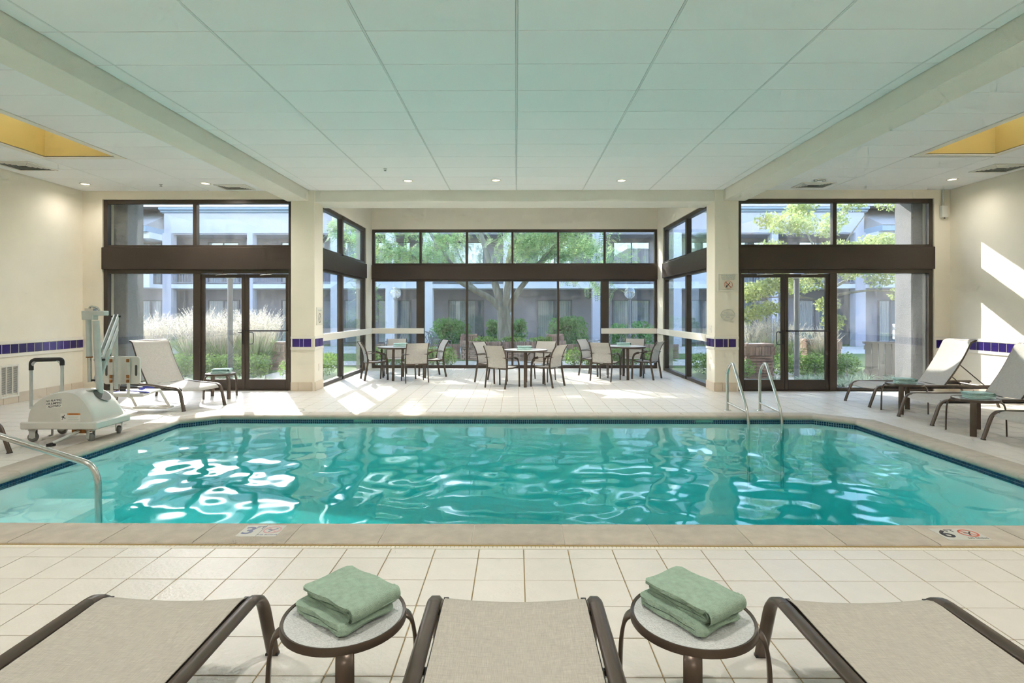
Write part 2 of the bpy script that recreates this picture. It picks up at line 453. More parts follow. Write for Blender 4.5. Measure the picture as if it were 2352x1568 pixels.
xl = [-3.838] + [0.0054 + k * 1.22 for k in range(-3, 4)] + [3.818]
yl = [4.5013 + 0.61 * k for k in range(-3, 10)] + [10.43]
panels(xl, yl)
for x in [0.0054 + k * 1.22 for k in range(-3, 4)]:
    MB().box(x - 0.0075, x + 0.0075, 2.6, 10.43, ZC - 0.004, ZC + 0.006).build('grid_bar', 'grid_bar', ceiling)
for x in (-6.92, -5.70, -4.48, 4.48, 5.69, 6.91):
    for y0_, y1_ in ((2.8, 4.55), (8.26, YW)) if abs(x) > 5 else ((2.8, YW),):
        MB().box(x - 0.0075, x + 0.0075, y0_, y1_, ZC - 0.004, ZC + 0.006).build('grid_bar', 'grid_bar', ceiling)
inwell = lambda x, y: any(a - 0.1 < x < c + 0.1 and d - 0.1 < y < e + 0.1 for a, c, d, e in WELLS)
ylb = [5.2 + 0.61 * k for k in range(-4, 9)] + [YW]
panels([XL, -6.92, -5.70, -4.48, -4.242], ylb, inwell)
panels([4.227, 4.48, 5.69, 6.91, XR], ylb, inwell)
for i, (a, c, d, e) in enumerate(WELLS):
    top = AZ + 0.35
    b = MB().box(a - 0.06, a, d - 0.06, e + 0.06, ZC - 0.004, top).box(c, c + 0.06, d - 0.06, e + 0.06, ZC - 0.004, top)
    b.box(a, c, d - 0.06, d, ZC - 0.004, top).box(a, c, e, e + 0.06, ZC - 0.004, top)
    w = struct('skylight_%d' % (i + 1), b, 'amber_paint', 'amber painted skylight well set in the ' + ('left' if i == 0 else 'right') + ' hand ceiling')
    f = MB()
    z0, z1 = ZC - 0.012, ZC + 0.004
    f.box(a - 0.10, c + 0.10, d - 0.10, d, z0, z1).box(a - 0.10, c + 0.10, e, e + 0.10, z0, z1)
    f.box(a - 0.10, a, d, e, z0, z1).box(c, c + 0.10, d, e, z0, z1)
    f.build('trim', 'white_trim', w)
    MB().box(a - 0.05, c + 0.05, d - 0.05, e + 0.05, top, top + 0.02).build('pane', 'skylight_glass', w)

# ------------------------------------------------------------------ floor
b = MB()
px0, px1, py0, py1 = -4.57, 4.55, 3.848, 7.93
zf0, zf1 = -0.3, -0.004
b.box(XL, XR, YB, py0, zf0, zf1).box(XL, px0, py0, YW, zf0, zf1).box(px1, XR, py0, YW, zf0, zf1).box(px0, px1, py1, YW, zf0, zf1)
b.box(AL, AR, YW, AY, zf0, zf1)
b.prism([(-4.57, 7.62), (-4.16, 7.93), (-4.57, 7.93)], 'z', zf0, zf1)
b.prism([(4.55, 7.59), (4.55, 7.93), (4.14, 7.93)], 'z', zf0, zf1)
floor = struct('floor', b, 'grout', 'pool deck of square off-white tiles with tan grout')
TS = 0.2727
cells = []
def cell(x0, x1, y0, y1):
    if x1 - x0 < 0.02 or y1 - y0 < 0.02: return
    cx_, cy_ = (x0 + x1) / 2, (y0 + y1) / 2
    if any(inside_pool(x, y, 0.03) for x in (x0, x1) for y in (y0, y1)): return
    # projected size in the picture
    d = cy_
    vis = 0.0
    if d > 2.0 and abs(cx_) < d * 0.93:
        vis = (x1 - x0) * (y1 - y0) / d ** 3
        if inside_pool(cx_, cy_, 0.2): vis *= 0.3
    cells.append((vis, x0, x1, y0, y1))
i0, i1 = -31, 31
for i in range(-32, 32):
    for j in range(-26, 46):
        x0 = 0.0463 + i * TS; x1 = x0 + TS; y0 = 3.362 + j * TS; y1 = y0 + TS
        for zx0, zx1, zy0, zy1 in ((XL, XR, YB, 3.492), (XL, XR, 3.545, YW), (AL, AR, YW, AY)):
            a, c, d, e = max(x0, zx0), min(x1, zx1), max(y0, zy0), min(y1, zy1)
            if c > a and e > d: cell(a, c, d, e)
cells.sort(reverse=True)
G = 0.0028
tile_cache = {}
rest = MB()
rt = random.Random(3)
for k, (vis, x0, x1, y0, y1) in enumerate(cells):
    w, h = round(x1 - x0 - 2 * G, 4), round(y1 - y0 - 2 * G, 4)
    if k < 300:
        if (w, h) not in tile_cache:
            tile_cache[(w, h)] = MB().box(-w / 2, w / 2, -h / 2, h / 2, -0.012, 0).mesh('floor_tile', 'floor_tile', bevel=0.0016)
        o = link('floor_tile', tile_cache[(w, h)], floor, ((x0 + x1) / 2, (y0 + y1) / 2, rt.uniform(-0.0006, 0.0006)))
    else:
        rest.box(x0 + G, x1 - G, y0 + G, y1 - G, -0.012, 0)
tag(rest.build('floor_tile_field', 'floor_tile', floor), kind='stuff')

# slotted drain strip in front of the near coping
dr = thing('deck_drain', 'narrow white slotted drain strip between tiles and near coping', 'drain', (0, 3.5185, 0))
b = MB()
n = 0
x = XL + 0.02
while x < XR - 0.03:
    b.box(x, x + 0.0235, -0.0125, 0.0125, -0.006, 0.001); x += 0.0265
tag(b.build('grate', 'white_trim', dr), kind='stuff')
MB().box(XL, XR, -0.025, -0.0135, -0.012, 0.0005).build('channel_edge', 'white_trim', dr)

# ------------------------------------------------------------------ pool
cop = thing('pool_coping', 'sandy stone coping around the pool rim', None, kind='structure')
def unit(p):
    l_ = math.hypot(*p); return (p[0] / l_, p[1] / l_)
NP = len(POOL)
norms = []
for i in range(NP):
    a, c = POOL[i], POOL[(i + 1) % NP]
    d = unit((c[0] - a[0], c[1] - a[1])); norms.append((d[1], -d[0]))
WID = [0.335, 0.29, 0.26, 0.26, 0.26, 0.29]
def mitre(i):
    a, c = norms[i - 1], norms[i]; wa, wc = WID[i - 1], WID[i]
    det = a[0] * c[1] - a[1] * c[0]
    x = (wa * c[1] - wc * a[1]) / det; y = (a[0] * wc - c[0] * wa) / det
    return (POOL[i][0] + x, POOL[i][1] + y)
for i in range(NP):
    p0, p1 = Vector((*POOL[i], 0)), Vector((*POOL[(i + 1) % NP], 0))
    L = (p1 - p0).length; d = (p1 - p0) / L; nn = Vector((*norms[i], 0))
    m0, m1 = Vector((*mitre(i), 0)), Vector((*mitre((i + 1) % NP), 0))
    if i == 0:
        cuts = [0] + [(-0.281 + 0.5857 * k) - p0.x for k in range(-7, 9) if 0.1 < (-0.281 + 0.5857 * k) - p0.x < L - 0.1] + [L]
    else:
        m = max(1, round(L / 0.587)); cuts = [L * k / m for k in range(m + 1)]
    core = [(0.99, -0.02), (0.99, 0.008), (0.10, 0.0135), (0.03, 0.010), (-0.015, 0.002), (-0.05, -0.012), (-0.058, -0.024), (-0.045, -0.036), (0.05, -0.042)]
    KC = len(core)
    vs = [tuple(q0 + (q1 - q0) * s_ + Vector((0, 0, z_))) for q0, q1 in ((p0, m0), (p1, m1)) for s_, z_ in core]
    MB().add(vs, [(j, (j + 1) % KC, KC + (j + 1) % KC, KC + j) for j in range(KC)] + [tuple(range(KC))[::-1], tuple(range(KC, 2 * KC))]).build('joint_mortar', 'joint', cop)
    for k in range(len(cuts) - 1):
        g0 = 0.0 if k == 0 else 0.004; g1 = 0.0 if k == len(cuts) - 2 else 0.004
        ia = p0 + d * (cuts[k] + g0); ib = p0 + d * (cuts[k + 1] - g1)
        oa = m0 if k == 0 else ia + nn * WID[i]; ob = m1 if k == len(cuts) - 2 else ib + nn * WID[i]
        prof = [(1.0, -0.02), (1.0, 0.010), (0.985, 0.014), (0.10, 0.016), (0.03, 0.013), (-0.02, 0.004), (-0.055, -0.010), (-0.065, -0.024), (-0.05, -0.038), (0.0, -0.044), (0.05, -0.044)]
        vs = []
        for inn, out in ((ia, oa), (ib, ob)):
            vs += [tuple(inn + (out - inn) * s + Vector((0, 0, z))) for s, z in prof]
        K = len(prof)
        fs = [(j, (j + 1) % K, K + (j + 1) % K, K + j) for j in range(K)] + [tuple(range(K))[::-1], tuple(range(K, 2 * K))]
        MB().add(vs, fs).build('coping_stone', 'coping', cop, smooth=True)
b = MB()
b.box(-4.9, 4.9, 3.532, 3.545, -0.02, 0.004)
b.build('mortar_joint', 'coping_edge', cop)

ZW = -0.072
def depth(x): return -0.95 - (x + 4.5) / 9.0 * 0.95
b = MB()
vs = []; 
for i in range(NP):
    p, q = POOL[i], POOL[(i + 1) % NP]
    b.add([(*p, -0.044), (*q, -0.044), (*q, depth(q[0])), (*p, depth(p[0]))], [(0, 1, 2, 3)])
b.add([(x, y, depth(x)) for x, y in POOL], [tuple(range(NP))])
basin = struct('pool_basin', b, 'plaster', 'white plastered pool basin deepening towards the right')
# entry steps in the near left corner
st = MB()
for k in range(3):
    st.box(-4.54, -3.45 + 0.0 - 0.30 * (2 - k) + 0.30, 3.86, 5.25, depth(-4.5) - 0.02, -0.28 - 0.24 * k)
st.build('entry_step', 'plaster', basin)
# waterline mosaic
b = MB()
for i in range(NP):
    p0, p1 = Vector((*POOL[i], 0)), Vector((*POOL[(i + 1) % NP], 0))
    if i == 0: continue
    L = (p1 - p0).length; d = (p1 - p0) / L; nn = Vector((*norms[i], 0))
    m = int(L / 0.0285)
    rot = Matrix(((d.x, nn.x, 0, 0), (d.y, nn.y, 0, 0), (0, 0, 1, 0), (0, 0, 0, 1)))
    for k in range(m):
        for r_ in range(2):
            c = p0 + d * ((k + 0.5) * L / m)
            b.box(-0.0125, 0.0125, -0.004, 0.01, -0.072 - r_ * 0.0285, -0.0465 - r_ * 0.0285, Matrix.Translation(c) @ rot)
tag(b.build('waterline_mosaic', 'mosaic_blue', basin), kind='stuff')
# far side depth plaques in the mosaic
for x in (-2.15, 2.62):
    MB().box(x - 0.12, x + 0.12, 7.89, 7.905, -0.075, -0.048).build('depth_plaque', 'aqua_plaque', basin)

# water: rippled sheet closed below, absorbing turquoise body
nx, ny = 420, 190
X = np.linspace(-4.58, 4.56, nx + 1); Y = np.linspace(3.83, 7.94, ny + 1)
gx, gy = np.meshgrid(X, Y)
rng = np.random.default_rng(5)
Z = np.zeros_like(gx)
wx = gx + 0.10 * np.sin(1.7 * gy + 0.9 * gx) + 0.05 * np.sin(3.1 * gx - 2 * gy)
wy = gy + 0.10 * np.sin(1.3 * gx - 0.8 * gy) + 0.05 * np.sin(2.9 * gy + 1.2 * gx)
for k in range(46):
    lam = 0.24 * (8.0 ** rng.random()); th = rng.random() * 2 * math.pi
    kk = 2 * math.pi / lam
    amp = 0.0023 * (lam / 0.6) ** 1.0 * (0.6 + 0.8 * rng.random())
    ph = rng.random() * 2 * math.pi
    Z += amp * np.sin(kk * (wx * math.cos(th) + wy * math.sin(th)) + ph)
calm = 0.55 + 0.45 * np.tanh((6.6 - gy) * 1.2)
Z = ZW + Z * calm * 0.40
V = np.stack([gx, gy, Z], -1).reshape(-1, 3)
w_ = nx + 1
F = [(j * w_ + i, j * w_ + i + 1, (j + 1) * w_ + i + 1, (j + 1) * w_ + i) for j in range(ny) for i in range(nx)]
nb = len(V)
V = V.tolist() + [(-4.58, 3.83, -2.2), (4.56, 3.83, -2.2), (4.56, 7.94, -2.2), (-4.58, 7.94, -2.2)]
F += [tuple(range(0, w_)) + (nb + 1, nb), tuple([j * w_ + nx for j in range(ny + 1)]) + (nb + 2, nb + 1),
      tuple([ny * w_ + nx - i for i in range(nx + 1)]) + (nb + 3, nb + 2), tuple([(ny - j) * w_ for j in range(ny + 1)]) + (nb, nb + 3),
      (nb, nb + 1, nb + 2, nb + 3)]
me = bpy.data.meshes.new('pool_water'); me.from_pydata(V, [], F)
bm = bmesh.new(); bm.from_mesh(me)
bmesh.ops.recalc_face_normals(bm, faces=bm.faces[:]); bm.to_mesh(me); bm.free()
sm = [p.index < nx * ny for p in me.polygons]
me.polygons.foreach_set('use_smooth', sm)
me.materials.append(MATS['water'])
tag(link('pool_water', me), 'rippling turquoise water filling the pool', kind='structure')

# depth markers on the near coping
def marker(name, x0, x1, y0, y1, num, label, ink, red, split):
    z = 0.0155
    t = thing(name, label, 'depth marker', ((x0 + x1) / 2, (y0 + y1) / 2, z))
    w, h = (x1 - x0) / 2, (y1 - y0) / 2
    MB().box(-w, w, -h, h, -0.004, 0.0015).build('plate', 'plaque', t, bevel=0.0005)
    if split: MB().box(-0.001, 0.001, -h, h, 0.0012, 0.0019).build('joint', 'vent_dark', t)
    zz = 0.0016
    text('number', num, h * 1.75, ink, t, Matrix.Translation((-w * 0.62, -0.003, zz)), bold=0.003)
    text('unit', 'FT', h * 0.62, ink, t, Matrix.Translation((-w * 0.19, h * 0.55, zz)))
    c = w * 0.5
    ring = MB(); ring.lathe([(h * 0.50, 0), (h * 0.62, 0), (h * 0.62, 0.0008), (h * 0.50, 0.0008), (h * 0.50, 0)], 28, (c, h * 0.17, zz))
    ring.box(-h * 0.55, h * 0.55, -h * 0.05, h * 0.05, 0, 0.0007, Matrix.Translation((c, h * 0.17, zz)) @ Matrix.Rotation(R(-45), 4, 'Z'))
    ring.build('prohibition_ring', red, t)
    d = MB(); d.sweep([(c - h * 0.3, h * 0.22, zz + 0.0004), (c, h * 0.12, zz + 0.0004), (c + h * 0.3, h * 0.42, zz + 0.0004)], [(-h * 0.05, -0.0003), (h * 0.05, -0.0003), (h * 0.05, 0.0003), (-h * 0.05, 0.0003)], side=(0.3, -1, 0))
    d.sweep([(c, h * 0.12, zz + 0.0004), (c - h * 0.12, -h * 0.22, zz + 0.0004)], [(-h * 0.05, -0.0003), (h * 0.05, -0.0003), (h * 0.05, 0.0003), (-h * 0.05, 0.0003)], side=(1, 0, 0))
    d.build('diver_figure', ink, t)
    text('caption', 'NO DIVING', h * 0.26, ink, t, Matrix.Translation((c, -h * 0.72, zz)))
marker('depth_marker', -1.818, -1.552, 3.635, 3.825, '3', 'faded blue 3 FT no diving plaque set in the near coping', 'ink_faded', 'red_faded', True)
marker('depth_marker', 2.752, 3.03, 3.612, 3.80, '6', 'dark grey 6 FT no diving plaque with bright red ring', 'ink', 'red_print', False)

# ------------------------------------------------------------------ window units
def frame_box(mb, x0, x1, z0, z1, y0=0.03, y1=0.13): mb.box(x0, x1, YW + y0, YW + y1, z0, z1)
wcount = [0]; dcount = [0]
def pane(parent, x0, x1, y0, y1, z0, z1, material='glass'):
    return MB().box(x0, x1, y0, y1, z0, z1).build('pane', material, parent)
def bay_unit(x0, x1, xm, side, label, dirty):
    """tall unit: two transom panes, a deep bronze band, one side light and a pair of doors"""
    wcount[0] += 1
    t = thing('window_%d' % wcount[0], label, None, kind='structure')
    f = MB(); fw = 0.075
    frame_box(f, x0, x0 + fw, 0, HEAD); frame_box(f, x1 - fw, x1, 0, HEAD)
    frame_box(f, x0 + fw, x1 - fw, HEAD - 0.075, HEAD); frame_box(f, x0 + fw, x1 - fw, B1, B1 + 0.045)
    frame_box(f, xm - 0.035, xm + 0.035, B1 + 0.045, HEAD - 0.075)
    frame_box(f, x0 + fw, x1 - fw, B0 - 0.075, B0)
    f.build('frame', 'bronze', t, bevel=0.004)
    MB().box(x0 - 0.01, x1 + 0.01, YW - 0.02, YW + 0.2, B0, B1).build('transom_band', 'bronze_band', t, bevel=0.006)
    yp = (YW + 0.085, YW + 0.092)
    pane(t, x0 + fw, xm - 0.035, *yp, B1 + 0.045, HEAD - 0.075, 'glass_dusty'); pane(t, xm + 0.035, x1 - fw, *yp, B1 + 0.045, HEAD - 0.075, 'glass_dusty' if dirty else 'glass')
    # side light and door post
    if side < 0: s0, s1, d0, d1, post = x0 + fw, xm - 0.03, xm + 0.10, x1 - fw, (xm - 0.03, xm + 0.10)
    else: s0, s1, d0, d1, post = xm + 0.04, x1 - fw, x0 + fw, xm - 0.09, (xm - 0.09, xm + 0.04)
    g = MB(); frame_box(g, post[0], post[1], 0, B0 - 0.075); frame_box(g, s0, s1, 0, 0.05); frame_box(g, s0, s1, 0.05, 0.06, 0.04, 0.12)
    g.build('door_post', 'bronze', t, bevel=0.004)
    pane(t, s0, s1, *yp, 0.06, B0 - 0.075, 'glass_dusty')
    MB().box(d0, d1, YW + 0.02, YW + 0.2, -0.002, 0.012).build('threshold', 'bronze', t)
    mid = (d0 + d1) / 2
    for k, (a, c) in enumerate(((d0, mid), (mid, d1))):
        dcount[0] += 1
        nm = ('left' if side < 0 else 'right')
        dt = thing('door_%d' % dcount[0], ('bronze framed glass door without push bar in the %s hand bay' if k == 0 else 'bronze framed glass door with full push bar in the %s hand bay') % nm,
                   None, ((a + c) / 2, YW + 0.085, 0.014), kind='structure')
        w = (c - a) / 2 - 0.004; zt = B0 - 0.085 - 0.014
        sf = MB(); sw = 0.062
        sf.box(-w, -w + sw, -0.022, 0.022, 0, zt).box(w - sw, w, -0.022, 0.022, 0, zt)
        sf.box(-w + sw, w - sw, -0.022, 0.022, 0, 0.19).box(-w + sw, w - sw, -0.022, 0.022, zt - 0.065, zt)
        sf.build('door_frame', 'bronze', dt, bevel=0.003)
        MB().box(-w + sw, w - sw, -0.003, 0.003, 0.19, zt - 0.065).build('door_glass', 'glass', dt)
        cl = MB(); s = -1 if k == 0 else 1
        cl.box(-0.17 - 0.1, 0.12 - 0.1, -0.075, -0.03, zt + 0.005, zt + 0.06).build('door_closer', 'bronze', dt, bevel=0.004)
        MB().tube(fillet([(0.0, -0.06, zt), (0.16, -0.16, zt - 0.012), (-0.12, -0.05, zt - 0.02)], 0.05), 0.008, 6).build('closer_arm', 'steel', dt)
        zb = 1.095
        if k == 1:
            MB().tube([(-w + 0.03, -0.075, zb), (w - 0.02, -0.075, zb)], 0.013, 10).tube([(-w + 0.03, -0.02, zb), (-w + 0.03, -0.08, zb)], 0.016, 8).tube([(w - 0.03, -0.02, zb), (w - 0.03, -0.08, zb)], 0.016, 8).build('push_bar', 'dark_metal', dt)
            if side < 0: MB().tube(fillet([(-w + 0.035, 0.02, zb - 0.03), (-w + 0.11, 0.07, zb - 0.03), (-w + 0.11, 0.07, zb - 0.25), (-w + 0.035, 0.02, zb - 0.25)], 0.04), 0.009, 8).build('pull_handle', 'dark_metal', dt, smooth=True)
        else:
            if side > 0: MB().tube(fillet([(w - 0.035, 0.02, zb - 0.02), (w - 0.11, 0.07, zb - 0.02), (w - 0.11, 0.07, zb - 0.26), (w - 0.035, 0.02, zb - 0.26)], 0.04), 0.009, 8).build('pull_handle', 'dark_metal', dt, smooth=True)
            MB().box(w - 0.055, w - 0.02, -0.03, -0.02, zb - 0.25, zb + 0.02).tube([(w - 0.04, -0.05, zb - 0.03), (w - 0.11, -0.05, zb - 0.035)], 0.009, 6).build('lock_plate', 'dark_metal', dt)
bay_unit(WL0, WL1, -5.985, -1, 'tall bronze window unit behind the pool lift with streaky glass', True)
bay_unit(WR0, WR1, 5.89, 1, 'tall bronze window unit beside the conduit box', False)

# alcove rear glazing
wcount[0] += 1
t = thing('window_%d' % wcount[0], 'wide bronze window wall at the rear of the alcove', None, kind='structure')
k_ = AY / 1298.0
RX0, RX1 = -3.74, 3.65
mull = [(x - 1185.3) * k_ for x in (965, 1072, 1177, 1282, 1389)]
f = MB(); fw = 0.06; y0, y1 = AY + 0.02, AY + 0.12
f.box(RX0, RX0 + fw, y0, y1, 0, 3.60).box(RX1 - fw, RX1, y0, y1, 0, 3.60)
f.box(RX0 + fw, RX1 - fw, y0, y1, 3.53, 3.60).box(RX0 + fw, RX1 - fw, y0, y1, B1 + 0.01, B1 + 0.06).box(RX0 + fw, RX1 - fw, y0, y1, B0, B0 + 0.05).box(RX0 + fw, RX1 - fw, y0, y1, 0, 0.075)
for i, x in enumerate(mull):
    f.box(x - 0.027, x + 0.027, y0, y1, B1 + 0.06, 3.53)
    if i in (0, 4): f.box(x - 0.10, x + 0.10, y0 - 0.03, y1, 0.0, B0)
    else: f.box(x - 0.027, x + 0.027, y0, y1, 0.075, B0)
f.build('frame', 'bronze', t, bevel=0.003)
MB().box(RX0 - 0.01, RX1 + 0.01, AY - 0.02, AY + 0.18, B0 + 0.05, B1 + 0.01).build('transom_band', 'bronze_band', t, bevel=0.005)
ed = [RX0 + fw] + mull + [RX1 - fw]
for i in range(6):
    a, c = ed[i], ed[i + 1]
    pane(t, a + (0.027 if i else 0), c - (0.027 if i < 5 else 0), AY + 0.06, AY + 0.066, B1 + 0.06, 3.53)
    la = 0.10 if i in (1, 5) else 0.027; lc = 0.10 if i in (0, 4) else 0.027
    pane(t, a + (la if i else 0), c - (lc if i < 5 else 0), AY + 0.06, AY + 0.066, 0.075, B0)
# alcove side glazing
SY0, SY1, SYM = 10.86, 14.12, 12.27
for s, xw in ((-1, AL), (1, AR)):
    wcount[0] += 1
    t = thing('window_%d' % wcount[0], 'bronze side window of the alcove on the %s' % ('left' if s < 0 else 'right'), None, kind='structure')
    x0, x1 = (xw - 0.13, xw - 0.02) if s < 0 else (xw + 0.02, xw + 0.13)
    f = MB()
    f.box(x0, x1, SY0, SY0 + 0.05, 0, 3.55).box(x0, x1, SY1 - 0.10, SY1, 0, 3.55).box(x0, x1, SYM - 0.055, SYM + 0.055, 0, B0).box(x0, x1, SYM - 0.055, SYM + 0.055, B1, 3.55)
    f.box(x0, x1, SY0 + 0.05, SY1 - 0.1, 3.47, 3.55).box(x0, x1, SY0 + 0.05, SY1 - 0.1, B0, B0 + 0.05).box(x0, x1, SY0 + 0.05, SY1 - 0.1, B1, B1 + 0.05).box(x0, x1, SY0 + 0.05, SY1 - 0.1, 0, 0.07)
    f.build('frame', 'bronze', t, bevel=0.003)
    bx = (xw - 0.2, xw + 0.02) if s < 0 else (xw - 0.02, xw + 0.2)
    MB().box(bx[0], bx[1], SY0, SY1, B0 + 0.05, B1).build('transom_band', 'bronze_band', t, bevel=0.006)
    xp = (xw - 0.075, xw - 0.069) if s < 0 else (xw + 0.069, xw + 0.075)
    for a, c in ((SY0 + 0.05, SYM - 0.055), (SYM + 0.055, SY1 - 0.1)):
        pane(t, *xp, a, c, 0.07, B0); pane(t, *xp, a, c, B1 + 0.05, 3.47)
# cream guard rails across the glass
def guard(name, label, mb):
    o = tag(mb.build(name, 'white_trim', bevel=0.006), label, 'guard rail'); return o
z0, z1 = 0.895, 1.035
guard('guard_rail', 'cream guard board across the rear glass behind the left round table', MB().box(AL + 0.002, mull[0] + 0.10, AY - 0.06, AY - 0.015, z0, z1))
guard('guard_rail', 'cream guard board across the rear glass behind the right round table', MB().box(mull[4] - 0.10, AR - 0.002, AY - 0.06, AY - 0.015, z0, z1))
guard('guard_rail', 'cream guard board along the left side glass of the alcove', MB().box(AL - 0.005, AL + 0.04, 10.865, AY - 0.07, z0, z1))
guard('guard_rail', 'cream guard board along the right side glass of the alcove', MB().box(AR - 0.04, AR + 0.005, 10.865, AY - 0.07, z0, z1))

# ------------------------------------------------------------------ wall tile bands, skirting tiles
tz0, tz1 = 0.80, 0.945
navy = MB().box(0, 0.010, -0.0715, 0.0715, -0.0715, 0.0715).mesh('navy_tile', 'navy_tile', bevel=0.003)
def band(parent, x, ya, yb, s):
    """dark tile band with cream trims on a side wall at x; s=+1 faces +x"""
    m = MB()
    for a, c in ((tz0 - 0.055, tz0 - 0.003), (tz1 + 0.003, tz1 + 0.055)):
        m.box(min(x, x + s * 0.018), max(x, x + s * 0.018), ya, yb, a, c)
    m.box(min(x, x + s * 0.009), max(x, x + s * 0.009), ya, yb, tz0 - 0.003, tz1 + 0.003)
    m.build('tile_trim', 'white_trim', parent, bevel=0.004)
    y = yb - 0.0755
    while y > ya + 0.07:
        link('wall_tile', navy, parent, (x + (0.002 if s > 0 else -0.012), y, (tz0 + tz1) / 2)); y -= 0.151
band(wl_, XL, 3.0, YW, 1)
band(wr_, XR, 3.0, YW, -1)
for s, x, parent in ((1, XL, wl_), (-1, XR, wr_)):
    y = YW
    me = MB().box(0, 0.012, -0.134, 0.134, 0.0, 0.165).mesh('skirting_tile', 'base_tile', bevel=0.003)
    while y > 4.0:
        link('skirting_tile', me, parent, (x if s > 0 else x - 0.012, y - 0.1363, 0.0)); y -= TS
# the little strip beside the right window
b = MB(); b.box(WR1 + 0.01, XR, YW - 0.018, YW, tz0 - 0.055, tz0 - 0.003).box(WR1 + 0.01, XR, YW - 0.018, YW, tz1 + 0.003, tz1 + 0.055); b.build('tile_trim', 'white_trim', wb_, bevel=0.004)
for x in (7.79, 7.925):
    MB().box(x - 0.06, x + 0.06, YW - 0.012, YW + 0.002, tz0, tz1).build('wall_tile', 'navy_tile', wb_, bevel=0.003)
# pillars: navy tiles and skirting
for i, (a, c) in enumerate(PILL):
    p = pil[i]; y = 10.41
    inx = c if i == 0 else a                       # face turned to the alcove
    s = 1 if i == 0 else -1
    m = MB()
    for z_a, z_b in ((tz0 + 0.015 - 0.05, tz0 + 0.012), (tz1 + 0.018, tz1 + 0.065)):
        m.box(a if i == 0 else a - 0.014, c + (0.014 if i == 0 else 0), y - 0.014, y, z_a, z_b)
        m.box(min(inx, inx + s * 0.014), max(inx, inx + s * 0.014), y, 10.86, z_a, z_b)
    m.build('tile_trim', 'white_trim', p, bevel=0.004)
    lay = [(0.03, 0.155), (0.165, 0.225), (0.24, 0.375)] if i == 0 else [(0.012, 0.15), (0.165, 0.235), (0.255, 0.385)]
    for u0, u1 in lay:
        MB().box(a + u0, a + u1, y - 0.010, y + 0.002, tz0 + 0.015, tz1 + 0.015).build('wall_tile', 'navy_tile', p, bevel=0.002)
    for v0, v1 in ((0.02, 0.16), (0.19, 0.24), (0.26, 0.42)):
        MB().box(min(inx - s * 0.002, inx + s * 0.01), max(inx - s * 0.002, inx + s * 0.01), y + v0, y + v1, tz0 + 0.015, tz1 + 0.015).build('wall_tile', 'navy_tile', p, bevel=0.002)
    for u0, u1 in ((0.0, 0.135), (0.139, 0.40)):
        MB().box(a + u0, a + u1, y - 0.012, y + 0.002, 0, 0.165).build('skirting_tile', 'base_tile', p, bevel=0.003)
    MB().box(min(inx, inx + s * 0.012), max(inx, inx + s * 0.012), y, 10.86, 0, 0.165).build('skirting_tile', 'base_tile', p, bevel=0.003)

# ------------------------------------------------------------------ ceiling and wall fittings
def downlight(x, y, z, label, watts=LAMP_W):
    t = thing('recessed_light', label, 'light', (x, y, z), group='recessed ceiling lights')
    MB().lathe([(0.060, 0.0), (0.085, 0.0), (0.087, -0.006), (0.078, -0.010), (0.062, -0.004), (0.060, 0.0)], 28).build('trim_ring', 'downlight_trim', t, smooth=True)
    MB().lathe([(0.0005, -0.0015), (0.061, -0.0015), (0.061, 0.0), (0.0005, 0.0)], 24).build('lens', 'lamp_glow', t)
    ld = bpy.data.lights.new('recessed_light_bulb', 'SPOT'); ld.energy = watts; ld.color = (1.0, 0.955, 0.89)
    ld.spot_size = R(165); ld.spot_blend = 0.8; ld.shadow_soft_size = 0.10
    lo = bpy.data.objects.new('bulb', ld); COL.objects.link(lo); lo.parent = t; lo.location = (0, 0, -0.03)
    return t
zc = ZC - 0.005
downlight(-1.85, 9.65, zc, 'recessed ceiling light over the pool bay nearest the left beam')
downlight(-0.34, 9.62, zc, 'recessed ceiling light over the pool bay near the middle')
downlight(1.80, 9.66, zc, 'recessed ceiling light over the pool bay nearest the right beam')
downlight(-7.56, 9.86, zc, 'recessed ceiling light near the cream wall above the pool lift', LAMP_W * 0.16)
downlight(-5.42, 9.83, zc, 'recessed ceiling light beside the air vent in the left bay')
downlight(7.38, 9.62, zc, 'recessed ceiling light near the sunlit right wall', LAMP_W * 0.2)
for x, y, lab in ((-6.1, 2.6, 'left of the near loungers by the left wall'), (-3.1, 2.3, 'over the left near lounger'), (0.0, 2.1, 'over the middle near lounger'), (3.1, 2.3, 'over the right near lounger'),
                  (6.1, 2.6, 'right of the near loungers by the right wall'), (-4.6, -1.2, 'behind the left near lounger'), (0.0, -1.2, 'behind the middle near lounger'), (4.6, -1.2, 'behind the right near lounger')):
    downlight(x, y, zc, 'added unseen ceiling light ' + lab, LAMP_W * 0.95)  # lamps out of view, added to brighten the near part of the hall
for x, lab in ((-1.9, 'over the left part of the glass alcove'), (1.8, 'over the right part of the glass alcove')):
    downlight(x, 12.6, AZ - 0.001, 'added unseen ceiling light ' + lab, LAMP_W * 0.8)  # hidden behind the cross beam, added to brighten the far end
